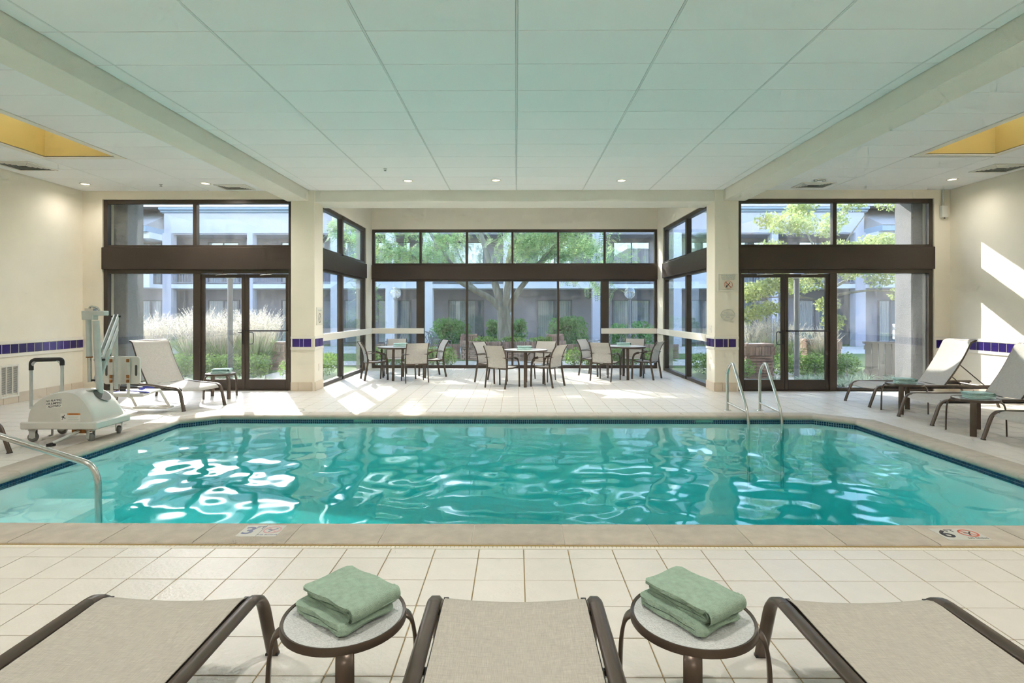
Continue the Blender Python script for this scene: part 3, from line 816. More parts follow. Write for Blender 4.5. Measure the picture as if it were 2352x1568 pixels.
def vent(x, y, w, h, label):
    t = thing('ceiling_vent', label, 'vent', (x, y, zc), group='ceiling air vents')
    m = MB(); z0, z1 = -0.012, 0.0
    m.box(-w / 2, w / 2, -h / 2, -h / 2 + 0.03, z0, z1).box(-w / 2, w / 2, h / 2 - 0.03, h / 2, z0, z1).box(-w / 2, -w / 2 + 0.03, -h / 2 + 0.03, h / 2 - 0.03, z0, z1).box(w / 2 - 0.03, w / 2, -h / 2 + 0.03, h / 2 - 0.03, z0, z1)
    m.build('frame', 'vent_white', t)
    MB().box(-w / 2 + 0.03, w / 2 - 0.03, -h / 2 + 0.03, h / 2 - 0.03, -0.002, 0.0).build('duct', 'vent_dark', t)
    for k in range(5):
        q = 0.03 + (k + 0.4) * (min(w, h) / 2 - 0.05) / 5
        s = MB(); a, c = w / 2 - q, h / 2 - q
        for (p0, p1) in (((-a, -c), (a, -c)), ((a, -c), (a, c)), ((a, c), (-a, c)), ((-a, c), (-a, -c))):
            s.sweep([(p0[0], p0[1], -0.007), (p1[0], p1[1], -0.007)], [(-0.009, -0.004), (0.009, 0.0), (0.009, 0.002), (-0.009, -0.002)], side=(p1[1] - p0[1], p0[0] - p1[0], 0))
        s.build('slat', 'vent_white', t)
vent(-7.55, 8.62, 0.60, 0.56, 'square ceiling air vent between the yellow skylight and left wall')
vent(-5.05, 10.12, 0.56, 0.42, 'square ceiling air vent next to the left beam by the doors')
vent(5.25, 10.02, 0.58, 0.44, 'square ceiling air vent next to the right beam by the doors')
vent(7.55, 8.86, 0.60, 0.50, 'square ceiling air vent close to the sunlit right wall')
def sprinkler(x, y, label):
    t = thing('sprinkler', label, 'sprinkler', (x, y, zc), group='ceiling sprinklers')
    MB().lathe([(0.03, 0.0), (0.03, -0.006), (0.012, -0.008), (0.010, -0.03)], 12).build('escutcheon', 'steel', t)
    MB().lathe([(0.0005, -0.034), (0.022, -0.034), (0.022, -0.030), (0.0005, -0.030)], 10).build('deflector', 'dark_metal', t)
sprinkler(-2.05, 8.84, 'small sprinkler head in the ceiling over the pool')
sprinkler(-6.25, 9.90, 'small sprinkler head in the left bay ceiling')
t = thing('eyeball_light', 'small twin spot fitting in the right bay ceiling', 'light', (5.15, 9.62, zc))
MB().lathe([(0.03, 0.0), (0.09, 0.0), (0.09, -0.008), (0.03, -0.012)], 18).build('trim_ring', 'vent_white', t)
for dx in (-0.07, 0.07): MB().lathe([(0.0005, -0.03), (0.03, -0.03), (0.035, -0.012), (0.03, 0.0)], 12, (dx, 0, 0)).build('spot', 'steel', t)
# return grille on left wall
t = thing('wall_grille', 'cream louvred return air grille on the left wall', 'vent', (XL, 8.92, 0.0))
m = MB(); z0, z1, w = 0.10, 0.62, 0.17
m.box(0, 0.02, -w, -w + 0.025, z0, z1).box(0, 0.02, w - 0.025, w, z0, z1).box(0, 0.02, -w + 0.025, w - 0.025, z0, z0 + 0.03).box(0, 0.02, -w + 0.025, w - 0.025, z1 - 0.03, z1)
for yy in (-0.055, 0.055): m.box(0, 0.018, yy - 0.008, yy + 0.008, z0 + 0.03, z1 - 0.03)
m.build('frame', 'vent_white', t, bevel=0.002)
MB().box(0.0005, 0.003, -w + 0.025, w - 0.025, z0 + 0.03, z1 - 0.03).build('duct', 'vent_dark', t)
for k in range(28):
    zz = z0 + 0.04 + k * 0.0163
    MB().box(0.004, 0.014, -w + 0.025, w - 0.025, zz, zz + 0.006, None).build('louvre', 'vent_white', t)
# conduit box
t = thing('conduit_box', 'small white switch box hanging from a conduit by the right window', 'box', (7.83, YW, 0))
MB().tube([(0, -0.03, 3.40), (0, -0.03, ZC)], 0.017, 8).build('conduit', 'pale_metal', t, smooth=True)
MB().box(-0.05, 0.06, -0.085, -0.001, 3.19, 3.41).build('housing', 'white_plastic', t, bevel=0.008)
MB().tube([(0.02, -0.04, 3.17), (0.02, -0.04, 3.195)], 0.012, 8).build('gland', 'dark_metal', t)
# signs on the right pillar
RXYZ = Matrix.Rotation(R(90), 4, 'X')
t = thing('no_diving_sign', 'framed no diving warning sign high on the right pillar', 'sign', (3.895, 10.409, 2.005))
m = MB(); m.box(-0.19, 0.19, -0.008, 0, -0.165, 0.165); m.build('plate', 'sign_face', t, bevel=0.002)
m = MB()
for a in ((-0.19, 0.19, 0.150, 0.165), (-0.19, 0.19, -0.165, -0.150), (-0.19, -0.175, -0.150, 0.150), (0.175, 0.19, -0.150, 0.150)):
    m.box(a[0], a[1], -0.014, -0.006, a[2], a[3])
m.build('rim', 'white_trim', t, bevel=0.002)
text('heading', 'WARNING!', 0.052, 'ink_pale', t, Matrix.Translation((0, -0.0085, 0.118)) @ RXYZ)
text('heading', 'NO DIVING', 0.048, 'ink_pale', t, Matrix.Translation((0, -0.0085, 0.078)) @ RXYZ)
text('heading', 'SHALLOW WATER', 0.026, 'ink_pale', t, Matrix.Translation((0, -0.0085, 0.050)) @ RXYZ)
m = MB(); m.add([], [])
ring = []
for k in range(29):
    a = 2 * math.pi * k / 28; ring.append((0.072 * math.cos(a), -0.0105, -0.045 + 0.072 * math.sin(a)))
m.sweep(ring, [(-0.0065, -0.001), (0.0065, -0.001), (0.0065, 0.001), (-0.0065, 0.001)], side=None)
m.box(-0.072, 0.072, -0.0115, -0.0095, -0.005, 0.005, Matrix.Translation((0, 0, -0.045)) @ Matrix.Rotation(R(45), 4, 'Y'))
m.build('prohibition_ring', 'red_print', t)
m = MB(); m.box(-0.055, 0.05, -0.0098, -0.0088, -0.006, 0.006, Matrix.Translation((0, 0, -0.045)) @ Matrix.Rotation(R(-50), 4, 'Y')); m.box(-0.02, 0.02, -0.0098, -0.0088, -0.006, 0.006, Matrix.Translation((-0.03, 0, -0.075)) @ Matrix.Rotation(R(80), 4, 'Y'))
m.build('diver_figure', 'ink', t)
text('footnote', 'NO LIFEGUARD ON DUTY', 0.018, 'ink_pale', t, Matrix.Translation((0, -0.0085, -0.138)) @ RXYZ)
t = thing('no_smoking_sign', 'oval non smoking sign below the no diving sign on the right pillar', 'sign', (3.885, 10.409, 1.405))
m = MB(); pts = [(0.127 * math.cos(2 * math.pi * k / 32), 0.098 * math.sin(2 * math.pi * k / 32)) for k in range(32)]
m.prism(pts, 'y', -0.008, 0.0); m.build('plate', 'sign_face', t)
m = MB(); m.sweep([(p[0], -0.008, p[1]) for p in pts + pts[:1]], [(-0.004, -0.002), (0.004, -0.002), (0.004, 0.002), (-0.004, 0.002)]); m.build('rim', 'ink_pale', t)
for k, s in enumerate(('This is a', 'Non-Smoking', 'Area')):
    text('lettering', s, 0.040, 'ink_pale', t, Matrix.Translation((0, -0.0085, 0.038 - 0.038 * k)) @ RXYZ)
RZ90 = Matrix.Rotation(R(90), 4, 'Z')
t = thing('pool_rules_sign', 'small framed pool symbol sign on the alcove face of the left pillar', 'sign', (PILL[0][1], 10.66, 1.38))
MB().box(0, 0.008, -0.17, 0.17, -0.165, 0.165).build('plate', 'sign_face', t, bevel=0.002)
m = MB(); ring = [(0.009, 0.062 * math.cos(2 * math.pi * k / 20), -0.035 + 0.085 * math.sin(2 * math.pi * k / 20)) for k in range(21)]
m.sweep(ring, [(-0.006, -0.0015), (0.006, -0.0015), (0.006, 0.0015), (-0.006, 0.0015)]); m.box(0.008, 0.0095, -0.05, 0.05, -0.004, 0.004, Matrix.Translation((0, 0, -0.035)) @ Matrix.Rotation(R(55), 4, 'X'))
m.build('symbol', 'ink', t)
text('lettering', 'POOL RULES', 0.035, 'ink_pale', t, Matrix.Translation((0.0085, 0, 0.11)) @ RZ90 @ RXYZ)
for i, (xx, yy) in enumerate(((PILL[0][1], 10.66), (PILL[1][0] - 0.008, 10.66))):
    t = thing('outlet', 'blank cream outlet cover low on the alcove face of the %s pillar' % ('left' if i == 0 else 'right'), 'outlet', (xx, yy, 0.42))
    MB().box(0, 0.008, -0.05, 0.05, -0.065, 0.065).build('cover', 'white_trim', t, bevel=0.002)
    MB().box(0.007 if i == 0 else -0.0015, 0.0095 if i == 0 else 0.001, -0.02, 0.02, -0.03, 0.03).build('socket', 'vent_white', t)
t = thing('light_switch', 'narrow cream switch plate on the alcove face of the right pillar', 'switch', (PILL[1][0] - 0.008, 10.62, 1.14))
MB().box(0, 0.008, -0.045, 0.045, -0.065, 0.065).build('cover', 'white_trim', t, bevel=0.002)
MB().box(-0.006, 0.001, -0.008, 0.008, -0.02, 0.02).build('toggle', 'white_plastic', t)
# deck drain cover
t = thing('drain_cover', 'round pale drain cover set in the deck by the left pillar', 'drain', (-3.29, 8.36, 0.0))
MB().lathe([(0.0005, 0.002), (0.125, 0.002), (0.13, 0.0)], 28).build('lid', 'vent_white', t)
MB().lathe([(0.131, 0.0), (0.131, 0.003), (0.145, 0.003), (0.147, 0.0)], 28).build('rim', 'ceiling_bar', t)

# ------------------------------------------------------------------ furniture: sling loungers
def make_lounger(name, label, back_deg, sling, group, HX=1.05):
    """local x from the foot end to the head, z up"""
    t = thing(name, label, 'lounger', group=group)
    W = 0.345; ZR = 0.325
    for s in (-1, 1):
        y = s * (W - 0.0275)
        path = fillet([(-0.115, y, 0.005), (0.0, y, ZR), (0.30, y, ZR), (1.93, y, ZR)], 0.10, 7)
        n_leg = 9
        MB().strap(path[8:], 0.055, 0.030, (0, 1, 0)).build('side_rail', 'brown_metal', t, smooth=True)
        MB().strap(path[:9], 0.055, 0.030, (0, 1, 0)).build('leg', 'brown_metal', t, smooth=True)
        MB().box(-0.1245, -0.0995, y - 0.0262, y + 0.0262, 0.0, 0.010).build('foot_cap', 'black_rubber', t)
        MB().strap(fillet([(1.70, y, ZR - 0.01), (1.76, y, ZR - 0.05), (1.86, y, 0.0)], 0.05, 4), 0.05, 0.028, (0, 1, 0)).build('leg', 'brown_metal', t, smooth=True)
        MB().box(0.025, 1.88, s * (W - 0.070) - 0.010, s * (W - 0.070) + 0.010, ZR - 0.045, ZR - 0.008).build('sling_track', 'dark_metal', t)
    for x in (0.10, 0.46, 0.84, HX + 0.02, 1.72):
        MB().tube([(x, -W + 0.04, ZR - 0.03), (x, W - 0.04, ZR - 0.03)], 0.012, 8).build('crossbar', 'dark_metal', t, smooth=True)
    hw = W - 0.066
    def seat(u, v):
        x = -0.02 + u * (HX + 0.02); y = (v * 2 - 1) * hw
        z = ZR + 0.012 - 0.016 * (1 - (2 * v - 1) ** 2) - 0.010 * math.sin(math.pi * min(1, u * 1.0))
        if u < 0.12:
            q = 1 - u / 0.12
            z -= 0.055 * q ** 2.6; x += 0.020 * (1 - q)
        return (x, y, z)
    def both(fn, nu, nv, d):
        m = MB(); m.grid(fn, nu, nv)
        m.grid(lambda u, v: (lambda p: (p[0] + d[0], p[1], p[2] + d[1]))(fn(1 - u, v)), nu, nv)
        return m
    both(seat, 28, 10, (0.0, -0.003)).build('seat_sling', sling, t, smooth=True)
    a = R(back_deg); L = 0.84
    def back(u, v):
        s_ = u * L; y = (v * 2 - 1) * hw
        curve = 0.03 * math.sin(math.pi * min(1.0, u)) 
        bx = HX + s_ * math.cos(a) + curve * math.sin(a); bz = ZR + 0.012 + s_ * math.sin(a) - curve * math.cos(a)
        sag = 0.016 * (1 - (2 * v - 1) ** 2)
        if u > 0.9:
            q = (u - 0.9) / 0.1
            bx += 0.05 * q ** 2 * math.sin(a) ; bz -= 0.03 * q ** 2
        return (bx + sag * math.sin(a), y, bz - sag * math.cos(a))
    both(back, 26, 10, (0.003 * math.sin(a), -0.003 * math.cos(a))).build('back_sling', sling, t, smooth=True)
    for s in (-1, 1):
        y = s * (hw + 0.006)
        MB().strap([Vector(back(u / 12, 1.0 if s > 0 else 0.0)) + Vector((0.012 * math.sin(a), s * 0.004, -0.012 * math.cos(a))) for u in range(13)], 0.018, 0.026, (0, 1, 0)).build('back_rail', 'brown_metal', t, smooth=True)
    q = back(0.985, 0.5)
    MB().tube([(q[0] + 0.02, -hw - 0.006, q[2] + 0.004), (q[0] + 0.02, hw + 0.006, q[2] + 0.004)], 0.013, 8).build('top_bar', 'brown_metal', t, smooth=True)
    if back_deg > 20:
        p = back(0.48, 0.0); 
        for s in (-1, 1):
            MB().tube([(p[0] + 0.02, s * (hw - 0.01), p[2] - 0.02), (p[0] + 0.42, s * (hw - 0.01), ZR - 0.015)], 0.008, 6).build('back_strut', 'brown_metal', t, smooth=True)
        MB().tube([(p[0] + 0.42, -hw, ZR - 0.015), (p[0] + 0.42, hw, ZR - 0.015)], 0.010, 6).build('strut_bar', 'brown_metal', t, smooth=True)
    return t
GL = 'brown framed sling pool loungers'
lo = make_lounger('pool_lounger', 'taupe sling lounger between the two near side tables, foot towards the pool', 24, 'sling', GL)
lo.location = (-0.005, 2.30, 0); lo.rotation_euler = (0, 0, R(-90))
dup(lo, (-1.36, 2.30, 0), R(-90), 'taupe sling lounger cut by the lower left picture edge, foot towards the pool')
dup(lo, (1.36, 2.30, 0), R(-90), 'taupe sling lounger cut by the lower right picture edge, foot towards the pool')
lr = make_lounger('pool_lounger', 'pale sling lounger with raised back closest to the right window', 59, 'sling_far', GL)
lr.location = (5.53, 9.02, 0); lr.rotation_euler = (0, 0, 0)
dup(lr, (5.46, 7.62, 0), 0, 'pale sling lounger with raised back between the two right wall side tables')
dup(lr, (5.46, 6.19, 0), 0, 'pale sling lounger cut by the right picture edge, only its foot end showing')
ll = make_lounger('pool_lounger', 'pale sling lounger with raised back in front of the left window', 55, 'sling_far', GL, 0.95)
ll.location = (-4.82, 8.60, 0); ll.rotation_euler = (0, 0, math.atan2(0.50, -0.865))
dup(ll, (-5.36, 5.50, 0), R(180), 'pale sling lounger cut by the left picture edge in front of the pool lift')

# ------------------------------------------------------------------ side tables
def make_side_table(label):
    t = thing('side_table', label, 'side table', group='round brown side tables')
    Rr, Z = 0.23, 0.40
    MB().lathe([(Rr - 0.012, Z), (Rr - 0.003, Z + 0.003), (Rr, Z - 0.004), (Rr, Z - 0.026), (Rr - 0.012, Z - 0.030), (Rr - 0.016, Z - 0.018), (Rr - 0.016, Z - 0.006), (Rr - 0.012, Z)], 56).build('rim', 'brown_metal', t, smooth=True)
    MB().lathe([(0.0005, Z - 0.008), (Rr - 0.013, Z - 0.008), (Rr - 0.013, Z - 0.003), (0.0005, Z - 0.003)], 48).build('glass_top', 'table_glass', t)
    for k in range(4):
        a = R(90 * k - 2)
        c, s = math.cos(a), math.sin(a)
        pr = [(0.13, Z - 0.022), (0.20, Z - 0.022), (0.245, Z - 0.045), (0.262, Z - 0.11), (0.268, Z - 0.20), (0.272, 0.0)]
        path = smooth([(r * c, r * s, z) for r, z in pr], 5)
        MB().strap(path, 0.062, 0.014, (-s, c, 0)).build('leg', 'brown_metal', t, smooth=True)
    return t
st0 = make_side_table('round glass topped side table left of the middle near lounger')
st0.location = (-0.617, 2.03, 0); st0.scale = (0.95,) * 3; st0.rotation_euler = (0, 0, R(19))
dup(st0, (0.632, 2.03, 0), R(-15), 'round glass topped side table right of the middle near lounger', 0.95)
dup(st0, (5.68, 8.31, 0), R(50), 'round side table between the two raised loungers by the right wall', 1.05)
dup(st0, (5.56, 6.88, 0), R(49), 'round side table in front of the lounger nearest the right picture edge', 1.05)
dup(st0, (-5.05, 9.62, 0), R(56), 'round side table beside the left window lounger', 1.03)

# ------------------------------------------------------------------ towels
def towel_mesh(material, seed):
    rnd = random.Random(seed)
    m = MB()
    def serp(us, z0, t, v0, v1, wrap=None):
        # us: list of (uL,uR) per layer, serpentine from the bottom layer
        cl = []
        for i, (a, c) in enumerate(us):
            z = z0 + (i + 0.5) * t
            seq = [a + (c - a) * k / 9 for k in range(10)]
            if i % 2: seq = seq[::-1]
            cl += [(u, z + 0.0012 * math.sin(9 * u + i)) for u in seq]
            if i < len(us) - 1:
                e = seq[-1]; d = 1 if i % 2 == 0 else -1
                for k in range(1, 4):
                    q = math.pi * k / 4
                    cl.append((e + d * math.sin(q) * t * 0.7, z + t / 2 - math.cos(q) * t / 2))
        P = [Vector((u, z)) for u, z in cl]; L_, R_ = [], []
        for i, p in enumerate(P):
            tt = (P[min(i + 1, len(P) - 1)] - P[max(i - 1, 0)]).normalized(); nn = Vector((-tt.y, tt.x)) * t * 0.42
            L_.append(p + nn); R_.append(p - nn)
        ring = L_ + R_[::-1]; K = len(ring); N = 14; vs = []
        for j in range(N + 1):
            f = j / N; e = min(f, 1 - f); sh = 1 - 0.10 * max(0, 1 - e / 0.06) ** 2
            for q in ring:
                zz = z0 + (q.y - z0) * (1 + 0.05 * math.sin(7 * q.x + 3 * f + seed)) * (1 - 0.02 * abs(f - 0.5))
                vs.append((q.x * sh + 0.004 * math.sin(6 * f + q.y * 60 + seed), v0 + (v1 - v0) * f + 0.004 * math.sin(40 * q.x + q.y * 90), zz))
        fs = [(j * K + i, j * K + (i + 1) % K, (j + 1) * K + (i + 1) % K, (j + 1) * K + i) for j in range(N) for i in range(K)]
        H = len(P)
        for off, fl in ((0, True), (N * K, False)):
            for i in range(H - 1):
                q = (off + i, off + i + 1, off + K - 2 - i, off + K - 1 - i)
                fs.append(q if fl else q[::-1])
        m.add(vs, fs)
    serp([(-0.122, 0.104), (-0.118, 0.098)], 0.0, 0.0175, -0.128, 0.080)
    serp([(-0.104, 0.112), (-0.100, 0.110), (-0.112, 0.108)], 0.034, 0.0118, -0.090, 0.096)
    serp([(-0.120, 0.112)], 0.068, 0.0150, -0.102, 0.102)
    # outer fold wrapping down one long side
    def wrap(u, v):
        a = math.pi * (u - 0.5)
        return (0.110 + 0.020 * math.cos(a) * (1 + 0.15 * math.sin(5 * v)), -0.100 + 0.202 * v, 0.058 + 0.026 * math.sin(a))
    m.grid(wrap, 10, 12)
    m.grid(lambda u, v: (lambda p: (p[0] - 0.012, p[1], p[2]))(wrap(1 - u, v)), 10, 12)
    return m.mesh('towel', material, smooth=True)
tw_g = towel_mesh('towel', 1); tw_a = towel_mesh('towel_aqua', 2)
def towel(me, loc, rz, label, sc=(1, 1, 1)):
    o = link('towel', me, None, loc, rz); o.scale = sc
    tag(o, label, 'towel', 'folded green towels on the tables')
towel(tw_g, (-0.607, 2.06, 0.3835), R(-37), 'sage green folded towel on the side table left of middle near lounger', (1.2, 1.06, 1.0))
towel(tw_g, (0.640, 2.06, 0.3835), R(-56), 'sage green folded towel on the side table right of middle near lounger', (1.2, 1.0, 1.0))
towel(tw_a, (5.68, 8.31, 0.4235), R(-14), 'aqua folded towel on the table between the two raised right loungers', (1.05, 1.05, 0.85))
towel(tw_a, (5.58, 6.88, 0.4235), R(-8), 'aqua folded towel on the table closest to the right picture edge', (1.1, 1.05, 0.85))
towel(tw_a, (-5.05, 9.66, 0.4155), R(12), 'aqua folded towel on the side table by the left window lounger', (1.15, 1.1, 0.9))

# ------------------------------------------------------------------ dining sets in the alcove
def make_table(label):
    t = thing('dining_table', label, 'table', group='round white dining tables')
    Z, Rr = 0.705, 0.44
    MB().lathe([(0.0005, Z - 0.012), (Rr - 0.006, Z - 0.012), (Rr - 0.006, Z), (0.0005, Z)], 56).build('table_top', 'table_white', t)
    MB().lathe([(Rr - 0.006, Z + 0.002), (Rr, Z), (Rr, Z - 0.026), (Rr - 0.012, Z - 0.03), (Rr - 0.012, Z - 0.012), (Rr - 0.006, Z - 0.012), (Rr - 0.006, Z + 0.002)], 56).build('rim', 'brown_metal', t, smooth=True)
    for k in range(4):
        a = R(90 * k); c, s = math.cos(a), math.sin(a)
        MB().strap([(0.36 * c, 0.36 * s, Z - 0.02), (0.37 * c, 0.37 * s, 0.35), (0.39 * c, 0.39 * s, 0.0)], 0.058, 0.026, (-s, c, 0)).build('leg', 'brown_metal', t, smooth=True)
    m = MB()
    for k in range(2):
        a = R(90 * k); c, s = math.cos(a), math.sin(a); m.strap([(-0.36 * c, -0.36 * s, Z - 0.03), (0.36 * c, 0.36 * s, Z - 0.03)], 0.03, 0.02, (-s, c, 0))
    m.build('stretcher', 'brown_metal', t)
    return t
tb = make_table('front round white table of the alcove, closest to the pool')
TM, TLf, TRt = (0.19, 11.33), (-2.57, 12.30), (2.42, 12.50)
tb.location = (*TM, 0); tb.rotation_euler = (0, 0, R(-92))
dup(tb, (*TLf, 0), R(-94), 'round white table near the left side glass of the alcove')
dup(tb, (*TRt, 0), R(-94), 'round white table near the right side glass of the alcove')
towel(tw_a, (TM[0] - 0.02, TM[1], 0.7085), R(0), 'aqua folded towel on the round table closest to the pool', (1.2, 1.0, 0.85))
towel(tw_a, (TLf[0] + 0.05, TLf[1], 0.7085), R(10), 'aqua folded towel on the round table near the left glass', (1.2, 1.0, 0.85))
towel(tw_a, (TRt[0] - 0.05, TRt[1], 0.7085), R(-4), 'aqua folded towel on the round table near the right glass', (1.2, 1.0, 0.85))

def make_chair(label):
    """faces +y"""
    t = thing('dining_chair', label, 'chair', group='tan sling armchairs around the alcove tables')
    W = 0.235
    for s in (-1, 1):
        x = s * W
        MB().strap(smooth([(x, -0.275, 0.0), (x, -0.235, 0.22), (x, -0.205, 0.40), (x, -0.215, 0.52), (x, -0.265, 0.68), (x, -0.345, 0.815)], 4)[:11], 0.020, 0.044, (1, 0, 0)).build('leg', 'brown_metal', t, smooth=True)
        MB().strap(smooth([(x * 0.96, -0.205, 0.38), (x * 0.96, -0.215, 0.52), (x * 0.96, -0.262, 0.68), (x * 0.96, -0.345, 0.818)], 5), 0.018, 0.030, (1, 0, 0)).build('back_post', 'brown_metal', t, smooth=True)
        MB().strap(fillet([(x, 0.215, 0.0), (x, 0.205, 0.40), (x, 0.17, 0.545), (x, 0.05, 0.578)], 0.07, 5), 0.020, 0.044, (1, 0, 0)).build('leg', 'brown_metal', t, smooth=True)
        MB().strap(smooth([(x, 0.07, 0.574), (x, -0.05, 0.588), (x, -0.17, 0.572), (x, -0.26, 0.585)], 4), 0.036, 0.014, (1, 0, 0)).build('armrest', 'brown_metal', t, smooth=True)
        MB().strap([(x * 0.94, -0.20, 0.385), (x * 0.94, 0.0, 0.375), (x * 0.94, 0.205, 0.40)], 0.018, 0.028, (1, 0, 0)).build('seat_rail', 'brown_metal', t, smooth=True)
    MB().strap([(-W, -0.21, 0.375), (W, -0.21, 0.375)], 0.022, 0.034, (0, 1, 0)).build('crossbar', 'brown_metal', t)
    MB().strap([(-W, -0.232, 0.586), (W, -0.232, 0.586)], 0.016, 0.016, (0, 1, 0)).build('crossbar', 'brown_metal', t)
    MB().box(-0.03, 0.03, -0.234, -0.2205, 0.371, 0.380).build('maker_tag', 'pale_metal', t)
    hw = W - 0.02
    def seat(u, v):
        y = -0.20 + 0.43 * u; x = (2 * v - 1) * hw
        return (x, y, 0.392 + 0.022 * u * u - 0.02 * math.sin(math.pi * u) - 0.008 * (1 - (2 * v - 1) ** 2) - (0.02 * ((u - 0.92) / 0.08) ** 2 if u > 0.92 else 0))
    BP = smooth([(0, -0.205, 0.39), (0, -0.215, 0.52), (0, -0.262, 0.68), (0, -0.345, 0.818)], 6)
    def back(u, v):
        i = u * (len(BP) - 1); k = min(int(i), len(BP) - 2); p = BP[k].lerp(BP[k + 1], i - k)
        return ((2 * v - 1) * hw, p.y - 0.012 * (1 - (2 * v - 1) ** 2), p.z)
    m = MB(); m.grid(seat, 12, 8); m.grid(lambda u, v: (lambda p: (p[0], p[1], p[2] - 0.003))(seat(1 - u, v)), 12, 8)
    m.build('seat', 'sling_far', t, smooth=True)
    m = MB(); m.grid(back, 14, 8); m.grid(lambda u, v: (lambda p: (p[0], p[1] - 0.003, p[2]))(back(1 - u, v)), 14, 8)
    m.build('backrest', 'sling_far', t, smooth=True)
    return t
def face(dx, dy): return math.atan2(-dx, dy)
CH = [(-0.25, 11.01, face(0.56, 0.83), 'armchair back towards the pool at the front table, left of its front leg'),
      (0.60, 11.14, face(-0.83, 0.55), 'armchair turned sideways at the front table, right of its front leg'),
      (-0.50, 11.78, face(0.80, -0.50), 'armchair mostly hidden at the far left of the front table'),
      (0.52, 11.98, face(-0.40, -0.90), 'armchair facing the pool on the far side of the front table'),
      (-2.13, 11.84, face(-0.37, 0.93), 'armchair with its back to the pool at the table near the left glass'),
      (-3.05, 12.24, face(0.90, 0.42), 'armchair beside the left side glass of the alcove'),
      (-1.92, 12.78, face(-0.90, -0.43), 'pale armchair on the right of the table near the left glass'),
      (-2.78, 13.05, face(0.15, -1.0), 'armchair facing the pool behind the table near the left glass'),
      (1.92, 12.09, face(0.55, 0.83), 'armchair with its back to the pool at the table near the right glass'),
      (2.84, 12.42, face(-0.82, 0.57), 'armchair beside the right side glass of the alcove'),
      (1.80, 13.02, face(0.80, -0.60), 'pale armchair on the left of the table near the right glass'),
      (2.72, 13.20, face(-0.35, -0.93), 'armchair facing the pool behind the table near the right glass')]
ch0 = make_chair('tan sling ' + CH[0][3])
ch0.location = (CH[0][0], CH[0][1], 0); ch0.rotation_euler = (0, 0, CH[0][2])
for x, y, a, lab in CH[1:]: dup(ch0, (x, y, 0), a, 'tan sling ' + lab)

# ------------------------------------------------------------------ pool rails
def grab_rail(x0, x1, label):
    t = thing('ladder_rail', label, 'pool ladder', (x0, 8.42, 0), group='steel pool ladder rails')
    dx = x1 - x0
    MB().tube(fillet([(0, 0, 0), (0, 0, 0.60), (0.03, -0.12, 0.74), (dx * 0.8, -0.56, 0.16), (dx, -0.62, -0.06), (dx, -0.62, -0.95)], 0.13, 8), 0.021, 12).build('rail_tube', 'steel', t, smooth=True)
    MB().tube([(0, 0, 0.115), (dx * 0.95, -0.58, 0.075)], 0.017, 10).build('tie_bar', 'steel', t, smooth=True)
    MB().lathe([(0.022, 0.012), (0.05, 0.010), (0.055, 0.0), (0.022, 0.0)], 18).build('base_flange', 'steel', t, smooth=True)
grab_rail(3.14, 3.20, 'bent steel ladder rail on the pillar side of the pool ladder')
grab_rail(3.62, 3.66, 'bent steel ladder rail on the window side of the pool ladder')
t = thing('handrail', 'long sloping steel handrail entering the shallow end of the pool', 'handrail', (-5.05, 4.43, 0))
MB().tube(fillet([(0, 0, 0), (0, 0, 0.70), (0.18, 0, 0.73), (1.70, 0.0, 0.265), (1.755, 0, 0.16), (1.765, 0, -0.55)], 0.12, 8), 0.024, 12).build('rail_tube', 'steel', t, smooth=True)
MB().lathe([(0.025, 0.012), (0.055, 0.010), (0.06, 0.0), (0.025, 0.0)], 18).build('base_flange', 'steel', t, smooth=True)

# ------------------------------------------------------------------ pool lift
LX, LY = -5.10, 6.25
t = thing('pool_lift', 'white wheeled pool lift with raised boom and hanging chair', 'pool lift', (LX, LY, 0))
def lp(x, y, z): return (x - LX, y - LY, z)
m = MB()
ARCH = smooth([(-5.48, 0, 0.225), (-5.455, 0, 0.36), (-5.36, 0, 0.475), (-5.20, 0, 0.55), (-5.02, 0, 0.575), (-4.90, 0, 0.54), (-4.79, 0, 0.42), (-4.73, 0, 0.30), (-4.715, 0, 0.225)], 4)
secs = []
for y, s, zz in ((6.285, 0.955, 0.96), (6.30, 0.985, 0.985), (6.335, 1.0, 1.0), (6.55, 1.0, 1.0), (6.70, 1.0, 0.95), (6.76, 0.98, 0.88), (6.785, 0.94, 0.80)):
    secs.append([lp(-5.10 + (p.x + 5.10) * s, y, 0.22 + (p.z - 0.22) * zz) for p in ARCH])
K = len(ARCH)
vs = [p for s_ in secs for p in s_]
fs = [(i * K + j, i * K + j + 1, (i + 1) * K + j + 1, (i + 1) * K + j) for i in range(len(secs) - 1) for j in range(K - 1)]
fs += [tuple(range(K)), tuple(range((len(secs) - 1) * K, len(secs) * K))[::-1]]
body = MB().add(vs, fs).build('body_shell', 'white_plastic', t, smooth=True)
MB().box(-5.53 - LX, -4.665 - LX, 0.0, 0.56, 0.152, 0.235).build('base_rim', 'white_plastic', t, bevel=0.012)
for k in range(11):
    xx = -5.36 + k * 0.021
    z_ = np.interp(xx, [p.x for p in ARCH], [p.z for p in ARCH])
    MB().box(-0.004, 0.004, 0.06, 0.16, -0.004, 0.006, Matrix.Translation(lp(xx, LY + 0.02, z_))).build('vent_rib', 'white_plastic', body)
MB().lathe([(0.0005, 0.0), (0.062, 0.0), (0.068, 0.006), (0.055, 0.012), (0.0005, 0.013)], 20, lp(-4.94, 6.52, 0.555)).build('access_cap', 'white_plastic', t, smooth=True)
